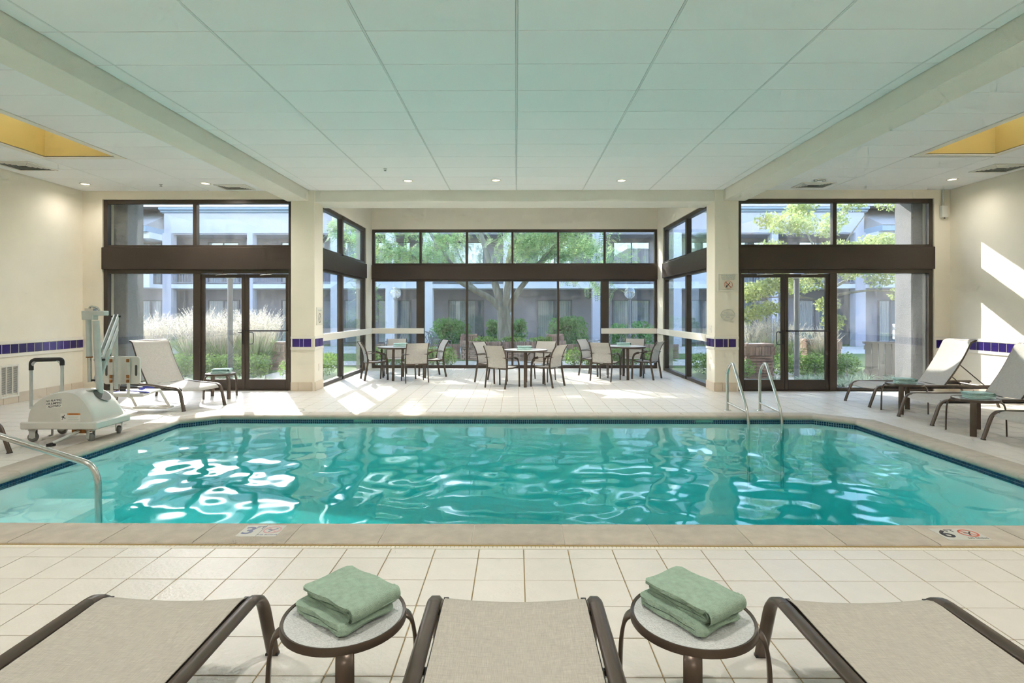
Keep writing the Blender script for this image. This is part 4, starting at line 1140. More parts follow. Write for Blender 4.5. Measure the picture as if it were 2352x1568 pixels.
# mast socket
so = MB().lathe([(0.0005, 0.0), (0.095, 0.0), (0.10, 0.006), (0.0005, 0.007)], 22).build('mast_socket', 'vent_dark', t)
so.location = lp(-4.845, 6.58, 0.492); so.rotation_euler = (0, R(42), 0)
for x, y, ry in ((-5.45, 6.34, 20), (-4.78, 6.32, -30), (-4.76, 6.74, -60), (-5.44, 6.74, 10)):
    c = MB().lathe([(0.0005, -0.021), (0.03, -0.021), (0.048, -0.016), (0.052, -0.008), (0.052, 0.008), (0.048, 0.016), (0.03, 0.021), (0.0005, 0.021)], 22)
    w = c.build('caster_wheel', 'grey_rubber', t, smooth=True)
    w.location = lp(x, y, 0.052); w.rotation_euler = (R(90), 0, R(ry))
    h = MB().lathe([(0.0005, -0.024), (0.018, -0.024), (0.018, 0.024), (0.0005, 0.024)], 14).build('hub', 'pale_metal', w)
    f = MB().box(-0.03, 0.03, -0.032, -0.026, 0.045, 0.13).box(-0.03, 0.03, 0.026, 0.032, 0.045, 0.13).box(-0.035, 0.035, -0.035, 0.035, 0.13, 0.152).build('caster_fork', 'pale_metal', t)
    f.location = lp(x, y, 0.0); f.rotation_euler = (0, 0, R(ry))
    rb = MB().box(-0.05, 0.05, -0.05, 0.05, 0.145, 0.154).build('rusty_bracket', 'rust', t)
    rb.location = lp(x, y, 0)
MB().strap([lp(-4.90, 6.34, 0.13), lp(-5.06, 6.14, 0.03)], 0.045, 0.04, (0.8, -0.6, 0)).build('outrigger', 'pale_metal', t)
MB().box(-0.03, 0.03, -0.03, 0.03, 0, 0.03, Matrix.Translation(lp(-5.07, 6.125, 0.0))).build('outrigger_foot', 'black_rubber', t)
MB().box(-0.09, 0.07, -0.05, 0.05, 0.10, 0.155, Matrix.Translation(lp(-4.90, 6.36, 0))).build('rusty_bracket', 'rust', t)
MB().tube([lp(-5.30, 6.42, 0.15), lp(-5.30, 6.42, 0.06), lp(-5.33, 6.42, 0.05)], 0.012, 6).build('drop_pin', 'pale_metal', t)
# push handle
def arc_h(a, c): return fillet([lp(-5.525, 6.40, a), lp(-5.525, 6.40, 0.915), lp(-5.17, 6.40, 0.925), lp(-5.17, 6.40, c)], 0.11, 7)
H_ = arc_h(0.36, 0.50)
MB().tube(H_, 0.017, 10).build('push_handle', 'pale_metal', t, smooth=True)
MB().tube(fillet([lp(-5.525, 6.40, 0.80), lp(-5.525, 6.40, 0.915), lp(-5.17, 6.40, 0.925), lp(-5.17, 6.40, 0.855)], 0.11, 7), 0.023, 12).build('handle_grip', 'black_rubber', t, smooth=True)
# mast and actuator
MX, MY = -4.905, 6.60
MB().tube([lp(MX + 0.025, MY, 0.40), lp(MX - 0.03, MY, 1.36)], 0.036, 12).build('mast', 'pale_metal', t, smooth=True)
MB().tube([lp(MX - 0.105, MY, 0.93), lp(MX - 0.115, MY, 1.38)], 0.030, 12).build('actuator', 'pale_metal', t, smooth=True)
MB().tube([lp(MX - 0.10, MY, 0.64), lp(MX - 0.105, MY, 0.94)], 0.022, 12).build('actuator_rod', 'steel', t, smooth=True)
MB().tube([lp(MX - 0.105, MY, 0.925), lp(MX - 0.105, MY, 0.94)], 0.034, 12).build('rusty_collar', 'rust', t)
m = MB().prism([(-0.165, 1.37), (-0.03, 1.37), (-0.03, 1.42), (0.095, 1.42), (0.095, 1.475), (-0.17, 1.475)], 'y', -0.045, 0.045)
mh = m.build('motor_head', 'pale_metal', t, bevel=0.006); mh.location = lp(MX, MY, 0.0)
MB().tube(fillet([lp(MX - 0.11, MY, 1.475), lp(MX - 0.10, MY, 1.53), lp(MX - 0.01, MY, 1.515), lp(MX + 0.01, MY, 1.475)], 0.03), 0.012, 8).box(MX - 0.14 - LX, MX - 0.04 - LX, MY - 0.03 - LY, MY + 0.03 - LY, 1.475, 1.505).build('cable', 'steel', t)
BE = lp(-5.42, 7.62, 1.40)                 # boom tip
B0_ = lp(MX - 0.03, MY + 0.02, 0.66); B1_ = lp(MX + 0.0, MY + 0.02, 0.90)
for nm, a, c in (('boom_arm', B0_, lp(-5.41, 7.60, 1.24)), ('boom_arm', B1_, BE)):
    for off in (-0.022, 0.022):
        sd = Vector((0.93, 0.37, 0)) * off
        MB().strap([Vector(a) + sd, Vector(c) + sd], 0.014, 0.075, (0.93, 0.37, 0)).build(nm, 'pale_metal', t)
MB().strap([Vector(B0_) + Vector((0, 0.02, -0.02)), Vector(B1_) + Vector((0.05, 0.1, 0.12))], 0.05, 0.03, (0.93, 0.37, 0)).build('pivot_bracket', 'pale_metal', t)
for p in (B0_, B1_, BE): MB().tube([Vector(p) + Vector((-0.05, -0.02, 0)), Vector(p) + Vector((0.05, 0.02, 0))], 0.012, 8).build('pivot_pin', 'dark_metal', t)
MB().strap([BE, lp(-5.41, 7.60, 1.22)], 0.055, 0.06, (0.93, 0.37, 0)).build('tip_bracket', 'pale_metal', t)
MB().strap([lp(-5.41, 7.60, 1.24), lp(-5.405, 7.60, 0.42)], 0.055, 0.045, (1, 0, 0)).build('hanger_post', 'pale_metal', t)
# chair of the lift, seen from behind
m = MB()
def rrect(w, h, r, n=5):
    out = []
    for cx_, cz_, a0 in ((w - r, h - r, 0), (-w + r, h - r, 90), (-w + r, -h + r, 180), (w - r, -h + r, 270)):
        out += [(cx_ + r * math.cos(R(a0 + 90 * k / n)), cz_ + r * math.sin(R(a0 + 90 * k / n))) for k in range(n + 1)]
    return out
CX, CYY = -5.42, 7.72
m.prism(rrect(0.255, 0.19, 0.05), 'y', 0, 0.03)
cb = m.build('chair_back', 'white_plastic', t, bevel=0.004); cb.location = lp(CX, CYY, 0.66)
for sx in (-1, 1):
    gs = MB().prism([(p[0] * 1.0, p[1]) for p in rrect(0.016, 0.075, 0.015, 3)], 'y', -0.0015, 0.0).build('grip_slot', 'vent_dark', t)
    gs.location = lp(CX + sx * 0.205, CYY, 0.66)
    MB().strap([lp(CX + sx * 0.115, CYY - 0.02, 0.83), lp(CX + sx * 0.115, CYY - 0.025, 0.30), lp(CX + sx * 0.115, CYY + 0.05, 0.275)], 0.042, 0.032, (1, 0, 0)).build('chair_leg', 'white_plastic', t)
    for zz in (0.58, 0.52, 0.80): MB().box(-0.02, 0.02, -0.003, 0.002, -0.025, 0.02, Matrix.Translation(lp(CX + sx * 0.115, CYY - 0.038, zz))).build('rust_stain', 'rust', t)
cs_ = MB().prism([(0.0, 0.29), (0.40, 0.325), (0.40, 0.35), (0.0, 0.325)], 'x', -0.25, 0.25).build('chair_seat', 'white_plastic', t, bevel=0.008)
cs_.location = lp(CX + 0.03, CYY + 0.03, 0.0)
MB().strap([lp(CX + 0.28, CYY + 0.40, 0.33), lp(CX + 0.36, CYY + 0.48, 0.10), lp(CX + 0.10, CYY + 0.48, 0.075)], 0.05, 0.03, (0, 1, 0)).build('footrest_leg', 'white_plastic', t)
MB().strap([lp(CX - 0.18, CYY + 0.40, 0.32), lp(CX - 0.12, CYY + 0.48, 0.09)], 0.04, 0.03, (0, 1, 0)).build('footrest_leg', 'white_plastic', t)
MB().box(-0.25, 0.25, -0.09, 0.09, 0.06, 0.085, Matrix.Translation(lp(CX + 0.12, CYY + 0.50, 0))).build('footrest', 'white_plastic', t, bevel=0.006)
MB().strap(smooth([lp(CX - 0.25, CYY + 0.10, 0.34), lp(CX - 0.1, CYY + 0.14, 0.36), lp(CX + 0.10, CYY + 0.12, 0.36), lp(CX + 0.29, CYY + 0.14, 0.34)], 4), 0.008, 0.045, (0, 0, 1)).build('seat_belt', 'blue_strap', t)
MB().strap(smooth([lp(CX + 0.10, CYY + 0.25, 0.365), lp(CX + 0.2, CYY + 0.22, 0.40), lp(CX + 0.30, CYY + 0.22, 0.39)], 4), 0.02, 0.06, (0, 0.3, 1)).build('seat_belt', 'blue_strap', t)
MB().box(-0.035, 0.035, -0.01, 0.01, -0.02, 0.02, Matrix.Translation(lp(CX - 0.06, CYY + 0.12, 0.375))).build('buckle', 'black_rubber', t)
# stickers on the lift shell
fy = 6.2835 - LY
s = MB().box(-0.088, 0.088, -0.001, 0.0, -0.05, 0.05).build('notice_sticker', 'label_white', t); s.location = lp(-5.17, 6.2845, 0.44); s.rotation_euler = (0, R(-6), 0)
for k, ln in enumerate(('NO PLAYING', 'OR JUMPING', 'ALLOWED')):
    text('lettering', ln, 0.030, 'ink', s, Matrix.Translation((0.0, -0.0012, 0.032 - 0.032 * k)) @ RXYZ, shear=0.25, ext=0.0003, bold=0.0006)
s = MB().box(-0.072, 0.072, -0.001, 0.0, -0.047, 0.045).build('warning_sticker', 'label_white', t); s.location = lp(-4.945, 6.2845, 0.285)
MB().box(-0.072, 0.072, -0.0016, -0.0008, 0.025, 0.046).build('warning_band', 'label_orange', s)
text('lettering', 'WARNING', 0.022, 'ink', s, Matrix.Translation((0.0, -0.0018, 0.035)) @ RXYZ, ext=0.0002)
for k in range(5):
    MB().box(-0.064, 0.06 - 0.01 * (k % 3), -0.0014, -0.0009, 0.014 - 0.012 * k, 0.017 - 0.012 * k).build('small_print', 'ink_pale', s)
s = MB().box(-0.036, 0.036, -0.001, 0.0, -0.047, 0.045).build('diagram_sticker', 'label_white', t); s.location = lp(-5.058, 6.2845, 0.283)
MB().tube([(0.01, -0.002, 0.03), (-0.005, -0.002, 0.0), (-0.02, -0.002, -0.025)], 0.003, 4).tube([(-0.005, -0.002, 0.0), (0.02, -0.002, -0.01)], 0.004, 4).tube([(-0.02, -0.002, 0.005), (0.0, -0.002, 0.008)], 0.006, 4).build('diagram', 'ink', s)

# ------------------------------------------------------------------ courtyard outside
GZ = -0.06
tag(MB().box(-45, 45, 10.75, 60, GZ - 0.3, GZ).build('ground', 'lawn'), 'green courtyard ground beyond the windows', kind='structure')
b = MB(); b.box(-6.2, 6.4, 15.9, 17.3, GZ, GZ + 0.012).box(-14, -8.6, 10.78, 13.4, GZ, GZ + 0.012).box(5.0, 6.9, 10.78, 18.0, GZ, GZ + 0.010).box(-6.0, -4.9, 10.78, 17.0, GZ, GZ + 0.010).box(-24, 24, 20.5, 24.6, GZ, GZ + 0.012)
tag(b.build('pavement_courtyard', 'paving'), 'pale courtyard paving between the planters', kind='structure')
for x, lab in ((-7.66, 'rough grey stucco pier outside the left window'), (7.66, 'rough grey stucco pier outside the right window')):
    a, c = (x - 0.35, x + 0.22) if x < 0 else (x - 0.17, x + 0.35)
    tag(MB().box(a, c, 10.75, 11.25, GZ, 3.8).build('pier_%d' % (1 if x < 0 else 2), 'stucco_pier', bevel=0.02), lab, kind='structure')

for nm, a, c in (('wall_courtyard_left', -40.0, XL - 0.4), ('wall_courtyard_right', XR + 0.4, 40.0)):
    tag(MB().box(a, c, -6.0, 10.2, GZ, 6.2).build(nm, 'stucco_mauve'), 'unseen neighbouring guest wing added to block horizon glare beside the pool hall on the ' + nm.split('_')[-1], kind='structure')  # out of view, added to keep bright horizon sky out of window reflections

def leaves(name, material, centers, n, size, parent, seed, droop=0.0, aspect=0.5):
    """n diamond leaves scattered in soft blobs; centers = [(x,y,z,rx,ry,rz,weight)]"""
    g = np.random.default_rng(seed)
    c = np.array(centers, float); w = c[:, 6] / c[:, 6].sum()
    idx = g.choice(len(c), n, p=w)
    d = g.normal(size=(n, 3)); d /= np.linalg.norm(d, axis=1)[:, None]
    rad = g.random(n) ** 0.42
    P = c[idx, :3] + d * rad[:, None] * c[idx, 3:6]
    a = g.normal(size=(n, 3)); a[:, 2] -= droop; a /= np.linalg.norm(a, axis=1)[:, None]
    q = g.normal(size=(n, 3)); q -= a * (q * a).sum(1)[:, None]; q /= np.linalg.norm(q, axis=1)[:, None]
    s = size * (0.6 + 0.8 * g.random(n))[:, None]
    V = np.stack([P - a * s * 0.5, P + q * s * aspect * 0.5, P + a * s * 0.5, P - q * s * aspect * 0.5], 1).reshape(-1, 3)
    me = bpy.data.meshes.new(name); me.vertices.add(4 * n); me.vertices.foreach_set('co', V.ravel())
    me.loops.add(4 * n); me.loops.foreach_set('vertex_index', np.arange(4 * n))
    me.polygons.add(n); me.polygons.foreach_set('loop_start', np.arange(0, 4 * n, 4)); me.polygons.foreach_set('loop_total', np.full(n, 4))
    me.update(calc_edges=True); me.materials.append(MATS[material])
    return link(name, me, parent)
def fronds(name, material, centers, n, length, parent, seed):
    """feathery compound leaves: a drooping stalk with paired leaflets"""
    g = np.random.default_rng(seed)
    c = np.array(centers, float); w = c[:, 6] / c[:, 6].sum(); idx = g.choice(len(c), n, p=w)
    d = g.normal(size=(n, 3)); d /= np.linalg.norm(d, axis=1)[:, None]
    P = c[idx, :3] + d * (g.random(n) ** 0.45)[:, None] * c[idx, 3:6]
    ax = g.normal(size=(n, 3)); ax[:, 2] = ax[:, 2] * 0.4 - 0.55; ax /= np.linalg.norm(ax, axis=1)[:, None]
    sd = np.cross(ax, np.array([0, 0, 1.0])); sd += 1e-6; sd /= np.linalg.norm(sd, axis=1)[:, None]
    L = length * (0.7 + 0.6 * g.random(n))
    K = 8; quads = []
    for k in range(K):
        f = (k + 0.5) / K
        base = P + ax * (L * f)[:, None]; base[:, 2] -= 0.18 * L * f * f
        ll = (L * 0.20 * (1 - 0.5 * abs(f - 0.4)))[:, None]
        wv = ax * (L * 0.055)[:, None]
        for s in (-1, 1):
            tip = base + sd * s * ll + ax * ll * 0.45
            mid = (base + tip) / 2
            quads.append(np.stack([base, mid + wv, tip, mid - wv], 1))
    V = np.concatenate(quads, 0).reshape(-1, 3); m = len(V) // 4
    me = bpy.data.meshes.new(name); me.vertices.add(4 * m); me.vertices.foreach_set('co', V.ravel())
    me.loops.add(4 * m); me.loops.foreach_set('vertex_index', np.arange(4 * m))
    me.polygons.add(m); me.polygons.foreach_set('loop_start', np.arange(0, 4 * m, 4)); me.polygons.foreach_set('loop_total', np.full(m, 4))
    me.update(calc_edges=True); me.materials.append(MATS[material])
    return link(name, me, parent)
def limb(mb, pts, r0, r1, n=8):
    p = smooth(pts, 5); k = len(p)
    mb.tube(p, 1.0, n, scale=[r0 + (r1 - r0) * i / (k - 1) for i in range(k)])
    return mb

# --- feathery tree in the middle planter
TX, TY = -0.40, 19.3
t = thing('locust_tree', 'spreading feathery tree standing in the middle brick planter', 'tree', (TX, TY, GZ))
m = MB()
limb(m, [(0, 0, 0), (0.02, 0, 0.7), (0.0, 0, 1.25), (-0.05, 0, 1.7)], 0.30, 0.20, 12)
m.build('trunk', 'bark', t, smooth=True)
for pts, a, c in (([(-0.03, 0, 1.45), (-0.45, -0.1, 1.95), (-1.2, -0.3, 2.35), (-2.2, -0.5, 2.95), (-3.6, -0.6, 3.6)], 0.13, 0.04),
                  ([(-0.9, -0.2, 2.2), (-1.5, 0.3, 2.8), (-2.4, 0.6, 3.9), (-3.0, 0.8, 5.0)], 0.08, 0.03),
                  ([(-0.05, 0, 1.55), (-0.3, 0.1, 2.4), (-0.55, 0.2, 3.3), (-0.9, 0.2, 4.6), (-1.1, 0.1, 6.0)], 0.15, 0.04),
                  ([(0.0, 0, 1.55), (0.12, -0.1, 2.4), (0.15, -0.2, 3.3), (0.5, -0.3, 4.6), (0.6, -0.3, 6.2)], 0.14, 0.04),
                  ([(0.05, 0, 1.45), (0.40, 0.1, 2.1), (0.85, 0.2, 2.7), (1.7, 0.3, 3.6), (2.9, 0.4, 4.3)], 0.13, 0.04),
                  ([(0.7, 0.15, 2.6), (1.2, -0.4, 3.2), (2.0, -0.9, 3.9), (3.3, -1.4, 4.2)], 0.07, 0.025)):
    limb(MB(), pts, a, c).build('branch', 'bark', t, smooth=True)
g = random.Random(11)
cr = []
for k in range(58):
    x = g.uniform(-5.2, 4.0); y = g.uniform(-2.8, 2.2); z = 3.2 + g.random() * 3.6 * (1 - (abs(x + 0.5) / 7.5) ** 2)
    cr.append((x, y, z, 0.85, 0.75, 0.42, 1.0))
for x, z, w in ((-4.6, 3.3, 1.6), (-3.8, 3.6, 1.6), (-2.9, 3.5, 1.4), (-2.0, 3.9, 1.2), (1.9, 3.5, 1.6), (2.6, 3.8, 1.4), (1.2, 3.9, 1.2), (-4.55, 2.5, 0.9), (-4.4, 2.0, 0.7), (-4.6, 1.5, 0.5), (2.3, 2.75, 0.6), (3.0, 2.55, 0.5), (3.4, 2.3, 0.3)):
    cr.append((x, -0.6, z, 0.55, 0.5, 0.34, w))
fronds('crown', 'leaf_locust', cr, 4200, 0.38, t, 21)
fronds('crown', 'leaf_yellow', cr, 1100, 0.34, t, 22)

def broad_tree(name, label, loc, blobs, n, size, material, trunk, seed, branches=()):
    t = thing(name, label, 'tree', loc)
    limb(MB(), trunk[0], trunk[1], trunk[2], 10).build('trunk', 'bark', t, smooth=True)
    for pts in branches: limb(MB(), pts, 0.045, 0.012, 6).build('branch', 'bark', t, smooth=True)
    leaves('crown', material, blobs, n, size, t, seed, droop=0.5)
    return t
g = random.Random(4); bl = []
for k in range(46):
    x = g.uniform(-3.0, 2.2); z = 2.0 + 2.6 * g.random() * (1 - (abs(x + 0.1) / 3.6) ** 2); y = g.uniform(-1.2, 1.2)
    if x > 0.6 and z < 2.6: continue
    bl.append((x, y, z, 0.40, 0.42, 0.26, 1.0))
for x, z in ((-2.3, 1.5), (-2.5, 2.0), (-1.9, 1.6), (-2.7, 1.35), (-0.4, 1.7), (-0.25, 1.25), (1.6, 2.0), (2.3, 1.75)): bl.append((x, -0.4, z, 0.34, 0.35, 0.24, 0.9))
broad_tree('crabapple_tree', 'yellow green leafy tree behind the right doors', (8.75, 15.6, GZ), bl, 19000, 0.088, 'leaf_yellow',
           ([(0, 0, 0), (0.02, 0, 1.0), (-0.06, 0, 2.0), (0.0, 0, 2.9)], 0.11, 0.06), 31,
           [[(0, 0, 1.9), (-0.8, -0.2, 2.5), (-2.3, -0.4, 3.0)], [(-0.03, 0, 1.6), (-0.9, -0.3, 1.9), (-2.2, -0.5, 1.9)], [(0, 0, 2.2), (0.8, 0, 2.6), (2.2, 0, 2.9)], [(0, 0, 2.6), (0.4, 0.2, 3.4), (0.9, 0.1, 4.2)], [(0, 0, 2.4), (-0.5, 0.1, 3.3), (-0.9, 0.2, 4.3)], [(0.1, 0, 2.0), (1.0, -0.3, 2.1), (2.2, -0.4, 1.9)]])
broad_tree('young_tree', 'leafy tree just past the stucco pier outside the left window', (-12.6, 15.4, GZ),
           [(0.35, 0, 2.55, 0.5, 0.4, 0.35, 1), (0.75, 0, 2.35, 0.42, 0.3, 0.24, 0.5), (0.3, 0, 3.6, 0.35, 0.4, 0.4, 0.6), (-0.8, 0, 3.2, 0.9, 0.8, 0.8, 2)], 1100, 0.13, 'leaf_yellow',
           ([(-0.6, 0, 0), (-0.6, 0, 1.5), (-0.5, 0, 3.0)], 0.10, 0.05), 32)

# --- shrubs and clipped hedges
def shrub(name, label, loc, blobs, n, size, material, seed, cat='shrub', group=None):
    t = thing(name, label, cat, loc, group=group)
    m = MB()
    for k, bb in enumerate(blobs[:3]): limb(m, [(bb[0] * 0.3, bb[1] * 0.3, 0), (bb[0] * 0.7, bb[1] * 0.7, bb[2] * 0.6), (bb[0], bb[1], bb[2])], 0.03, 0.012, 5)
    m.build('stems', 'bark', t)
    leaves('foliage', material, blobs, n, size, t, seed, aspect=0.55)
    return t
SG = 'green shrubs behind the brick planter wall'
shrub('leafy_shrub', 'broad green shrub behind the brick wall between left post and tree', (-2.30, 19.6, GZ), [(-0.25, 0, 0.8, 0.45, 0.4, 0.55, 1), (0.3, 0, 0.75, 0.45, 0.4, 0.55, 1), (0.0, 0, 1.05, 0.35, 0.3, 0.25, 0.5), (0.6, 0, 0.5, 0.3, 0.3, 0.4, 0.5)], 2100, 0.11, 'leaf_shrub', 41, group=SG)
shrub('leafy_shrub', 'narrow green shrub just left of the tree trunk', (-0.78, 20.4, GZ), [(0, 0, 0.75, 0.30, 0.3, 0.55, 1), (-0.12, 0, 1.0, 0.2, 0.2, 0.28, 0.4)], 800, 0.11, 'leaf_shrub', 42, group=SG)
shrub('leafy_shrub', 'narrow green shrub just right of the tree trunk', (0.10, 20.4, GZ), [(0, 0, 0.75, 0.32, 0.3, 0.55, 1), (0.1, 0, 1.0, 0.2, 0.2, 0.26, 0.4)], 800, 0.11, 'leaf_shrub', 43, group=SG)
shrub('leafy_shrub', 'broad bright green shrub behind the right brick post', (1.80, 19.6, GZ), [(-0.35, 0, 0.8, 0.4, 0.4, 0.55, 1), (0.25, 0, 0.8, 0.5, 0.4, 0.6, 1.2), (-0.05, 0, 1.1, 0.4, 0.3, 0.25, 0.6)], 2300, 0.11, 'leaf_shrub', 44, group=SG)
shrub('leafy_shrub', 'low wide green shrub below the right globe lamp', (4.15, 20.6, GZ), [(-0.4, 0, 0.65, 0.6, 0.4, 0.45, 1), (0.4, 0, 0.7, 0.6, 0.4, 0.5, 1)], 1500, 0.12, 'leaf_shrub', 45, group=SG)
HG = 'clipped box hedges outside the glass'
def hedge(label, loc, lx, ly, h, n, seed, size=0.05):
    t = thing('box_hedge', label, 'hedge', loc, group=HG)
    k = max(2, int(lx / (0.35))); blobs = []
    for i in range(k):
        x = -lx / 2 + lx * (i + 0.5) / k; blobs.append((x, 0, h * 0.52, lx / k * 0.75, ly / 2, h * 0.5, 1))
    m = MB()
    for bb in blobs: limb(m, [(bb[0], 0, 0), (bb[0], 0, h * 0.7)], 0.02, 0.008, 5)
    m.build('stems', 'bark', t)
    leaves('foliage', 'leaf_box', blobs, n, size, t, seed, aspect=0.7)
hedge('rounded clipped box hedge outside the rear glass left of the middle table', (-2.85, 15.45, GZ), 2.3, 0.5, 0.58, 4200, 51)
hedge('rounded clipped box hedge outside the rear glass right of the middle table', (2.55, 15.45, GZ), 2.3, 0.5, 0.56, 4200, 52)
hedge('clipped box hedge below the plumed grasses outside the left doors', (-6.95, 12.9, GZ), 2.5, 0.7, 0.58, 4800, 53)
hedge('clipped box hedge behind the push bar door on the right', (7.05, 13.4, GZ), 1.9, 0.7, 0.56, 3600, 54)
hedge('clipped box hedge along the left side glass of the alcove', (-4.75, 13.2, GZ), 0.9, 2.6, 0.55, 3400, 55)
hedge('clipped box hedge along the right side glass of the alcove', (4.75, 13.2, GZ), 0.9, 2.6, 0.55, 3400, 56)

# --- plumed grasses
def clump_meshes(seed, h, nb, npl, spread, wid=0.011):
    g = random.Random(seed); bl = MB(); pl = MB()
    def arc(az, lean, H, r0):
        pts = []
        for k in range(5):
            f = k / 4; r = r0 + lean * f ** 1.8
            pts.append(Vector((math.cos(az) * r, math.sin(az) * r, H * (f - 0.22 * lean / max(H, .1) * f ** 3))))
        return pts
    for i in range(nb):
        az = g.uniform(0, 6.283); p = arc(az, g.uniform(0.15, 1.0) * spread, h * g.uniform(0.5, 0.82), g.uniform(0, 0.10))
        sd = Vector((-math.sin(az + g.uniform(-1, 1)), math.cos(az + g.uniform(-1, 1)), 0)); vs = []
        for k, q in enumerate(p):
            w = wid * (1 - (k / 4) ** 2 * 0.9); vs += [q - sd * w, q + sd * w]
        bl.add(vs, [(2 * k, 2 * k + 1, 2 * k + 3, 2 * k + 2) for k in range(4)])
    for i in range(npl):
        az = g.uniform(0, 6.283); p = arc(az, g.uniform(0.05, 0.75) * spread, h * g.uniform(0.78, 1.08), g.uniform(0, 0.10))
        d = (p[4] - p[3]).normalized(); base = p[4] - d * 0.10
        pl.add([p[1] - Vector((0.003, 0, 0)), p[1] + Vector((0.003, 0, 0)), base + Vector((0.003, 0, 0)), base - Vector((0.003, 0, 0))], [(0, 1, 2, 3)])
        lean = Vector((math.cos(az), math.sin(az), 0)) * 0.35
        for k in range(13):
            f = k / 12; o = base + d * (0.27 * f) + lean * (0.10 * f * f)
            a2 = g.uniform(0, 6.283); out = Vector((math.cos(a2), math.sin(a2), 0.9)) * (0.055 * (1.15 - f)) + lean * 0.03
            sd = Vector((-math.sin(a2), math.cos(a2), 0)) * 0.008
            pl.add([o - sd, o + sd, o + out + sd * 0.3, o + out - sd * 0.3], [(0, 1, 2, 3)])
    return bl.mesh('blades', 'blade'), pl.mesh('plumes', 'plume')
CL = [clump_meshes(61, 1.15, 260, 130, 0.55), clump_meshes(62, 1.25, 260, 140, 0.6)]
def clump(k, loc, rz, sc, label):
    t = thing('plumed_grass', label, 'grass', loc, rz, group='plumed grass clumps in the courtyard'); t.scale = (sc,) * 3
    link('blades', CL[k][0], t); link('plumes', CL[k][1], t)
g = random.Random(8)
spots = []
for r_, (yy, n_) in enumerate(((13.9, 6), (14.7, 7), (15.6, 7))):
    for i in range(n_):
        spots.append((-10.6 + 4.2 * (i + 0.5 * (r_ % 2)) / (n_ - 1) + g.uniform(-0.12, 0.12) - 0.35 * r_, yy + g.uniform(-0.15, 0.15), r_))
for i, (x, y, r_) in enumerate(spots):
    clump(i % 2, (x, y, GZ), g.uniform(0, 6.28), 0.86 + 0.10 * r_ + 0.035 * (x + 10.6) + g.uniform(-0.04, 0.04), 'cream plumed grass clump massed outside the left window and doors')
for i, (x, y, sc) in enumerate(((6.05, 14.6, 0.95), (6.7, 14.9, 1.0), (7.3, 15.1, 0.95), (7.8, 14.4, 0.8))):
    clump(i % 2, (x, y, GZ), g.uniform(0, 6.28), sc, 'cream plumed grass clump behind the right hand brick pillar')
# low pale grass along the foot of the glass
LB = clump_meshes(63, 0.30, 110, 0, 0.32, 0.009)[0]
LB = LB.copy(); LB.materials.clear(); LB.materials.append(MATS['blade_pale'])
i = 0
for x0, x1, y, n_, side in ((5.1, 8.6, 11.75, 13, 'right'), (-7.4, -4.6, 11.55, 9, 'left')):
    for k in range(n_):
        t = thing('border_grass', 'low pale striped grass tuft at the foot of the %s hand doors and window' % side, 'grass', (x0 + (x1 - x0) * (k + 0.5) / n_, y + g.uniform(-0.35, 0.35), GZ), g.uniform(0, 6.28), group='pale border grass tufts outside the %s doors' % side)
        t.scale = (g.uniform(0.85, 1.2),) * 3
        link('blades', LB, t)

# --- brick planters, piers and pillar
ST = MB().box(-0.0975, 0.0975, -0.045, 0.045, 0, 0.057).mesh('brick', 'brick', bevel=0.004)
SO = MB().box(-0.0285, 0.0285, -0.05, 0.05, 0, 0.195).mesh('brick', 'brick', bevel=0.004)
def brick_run(parent, p0, p1, z0, courses, soldiers=True, cap=False, core=None):
    a, c = Vector((*p0, 0)), Vector((*p1, 0)); L = (c - a).length; d = (c - a) / L; rz = math.atan2(d.y, d.x)
    n_ = max(1, round(L / 0.206)); pit = L / n_
    for j in range(courses):
        off = 0.5 * (j % 2)
        for i in range(n_ + (1 if off else 0)):
            u = (i + 0.5 - off) * pit
            u = min(max(u, 0.06), L - 0.06)
            o = link('brick', ST, parent, tuple(a + d * u + Vector((0, 0, z0 + j * 0.067))), rz)
            if off and i in (0, n_): o.scale = (0.5, 1, 1)
    zt = z0 + courses * 0.067
    if soldiers:
        m_ = max(1, round(L / 0.067)); q = L / m_
        nrm = Vector((d.y, -d.x, 0)) * 0.018
        for i in range(m_): link('brick', SO, parent, tuple(a + d * (i + 0.5) * q + nrm + Vector((0, 0, zt))), rz)
        zt += 0.205
    if cap:
        for i in range(n_): link('brick', ST, parent, tuple(a + d * (i + 0.5) * pit + Vector((0, 0, zt))), rz)
    return zt
def brick_pier(label, x, y, w, dpt, courses, cap):
    t = thing('brick_pier', label, 'brick pier', (x, y, GZ))
    a, c, e, f = -w / 2 + 0.045, w / 2 - 0.045, -dpt / 2 + 0.045, dpt / 2 - 0.045
    for p0, p1 in (((a, e), (c, e)), ((a, f), (a, e)), ((c, e), (c, f))): zt = brick_run(t, p0, p1, 0, courses, True, cap)
    MB().box(a + 0.0, c - 0.0, e + 0.0, f + 0.03, 0, courses * 0.067 + 0.2 + (0.05 if cap else 0)).build('mortar_core', 'mortar', t)
brick_pier('brick pillar with soldier course beside the handle door on the right', 5.52, 13.05, 0.62, 0.60, 8, True)
brick_pier('brick pier behind the push bar door in the left bay', -6.45, 15.0, 0.86, 0.60, 7, True)
brick_pier('small brick pier standing among the plumed grasses', -8.95, 16.75, 0.62, 0.5, 6, True)
brick_pier('brick pier behind the middle of the push bar door on the right', 8.15, 15.2, 0.9, 0.5, 8, True)
brick_pier('brick post at the left corner of the middle planter', -1.53, 18.35, 0.50, 0.42, 8, True)
brick_pier('brick post at the right corner of the middle planter', 1.26, 18.35, 0.52, 0.42, 8, True)
t = thing('brick_planter', 'curved low brick planter wall in front of the feathery tree', 'planter', (0, 0, GZ))
PP = [(-1.75, 18.1), (-1.45, 17.75), (-0.95, 17.5), (0.75, 17.5), (1.25, 17.75), (1.55, 18.1)]
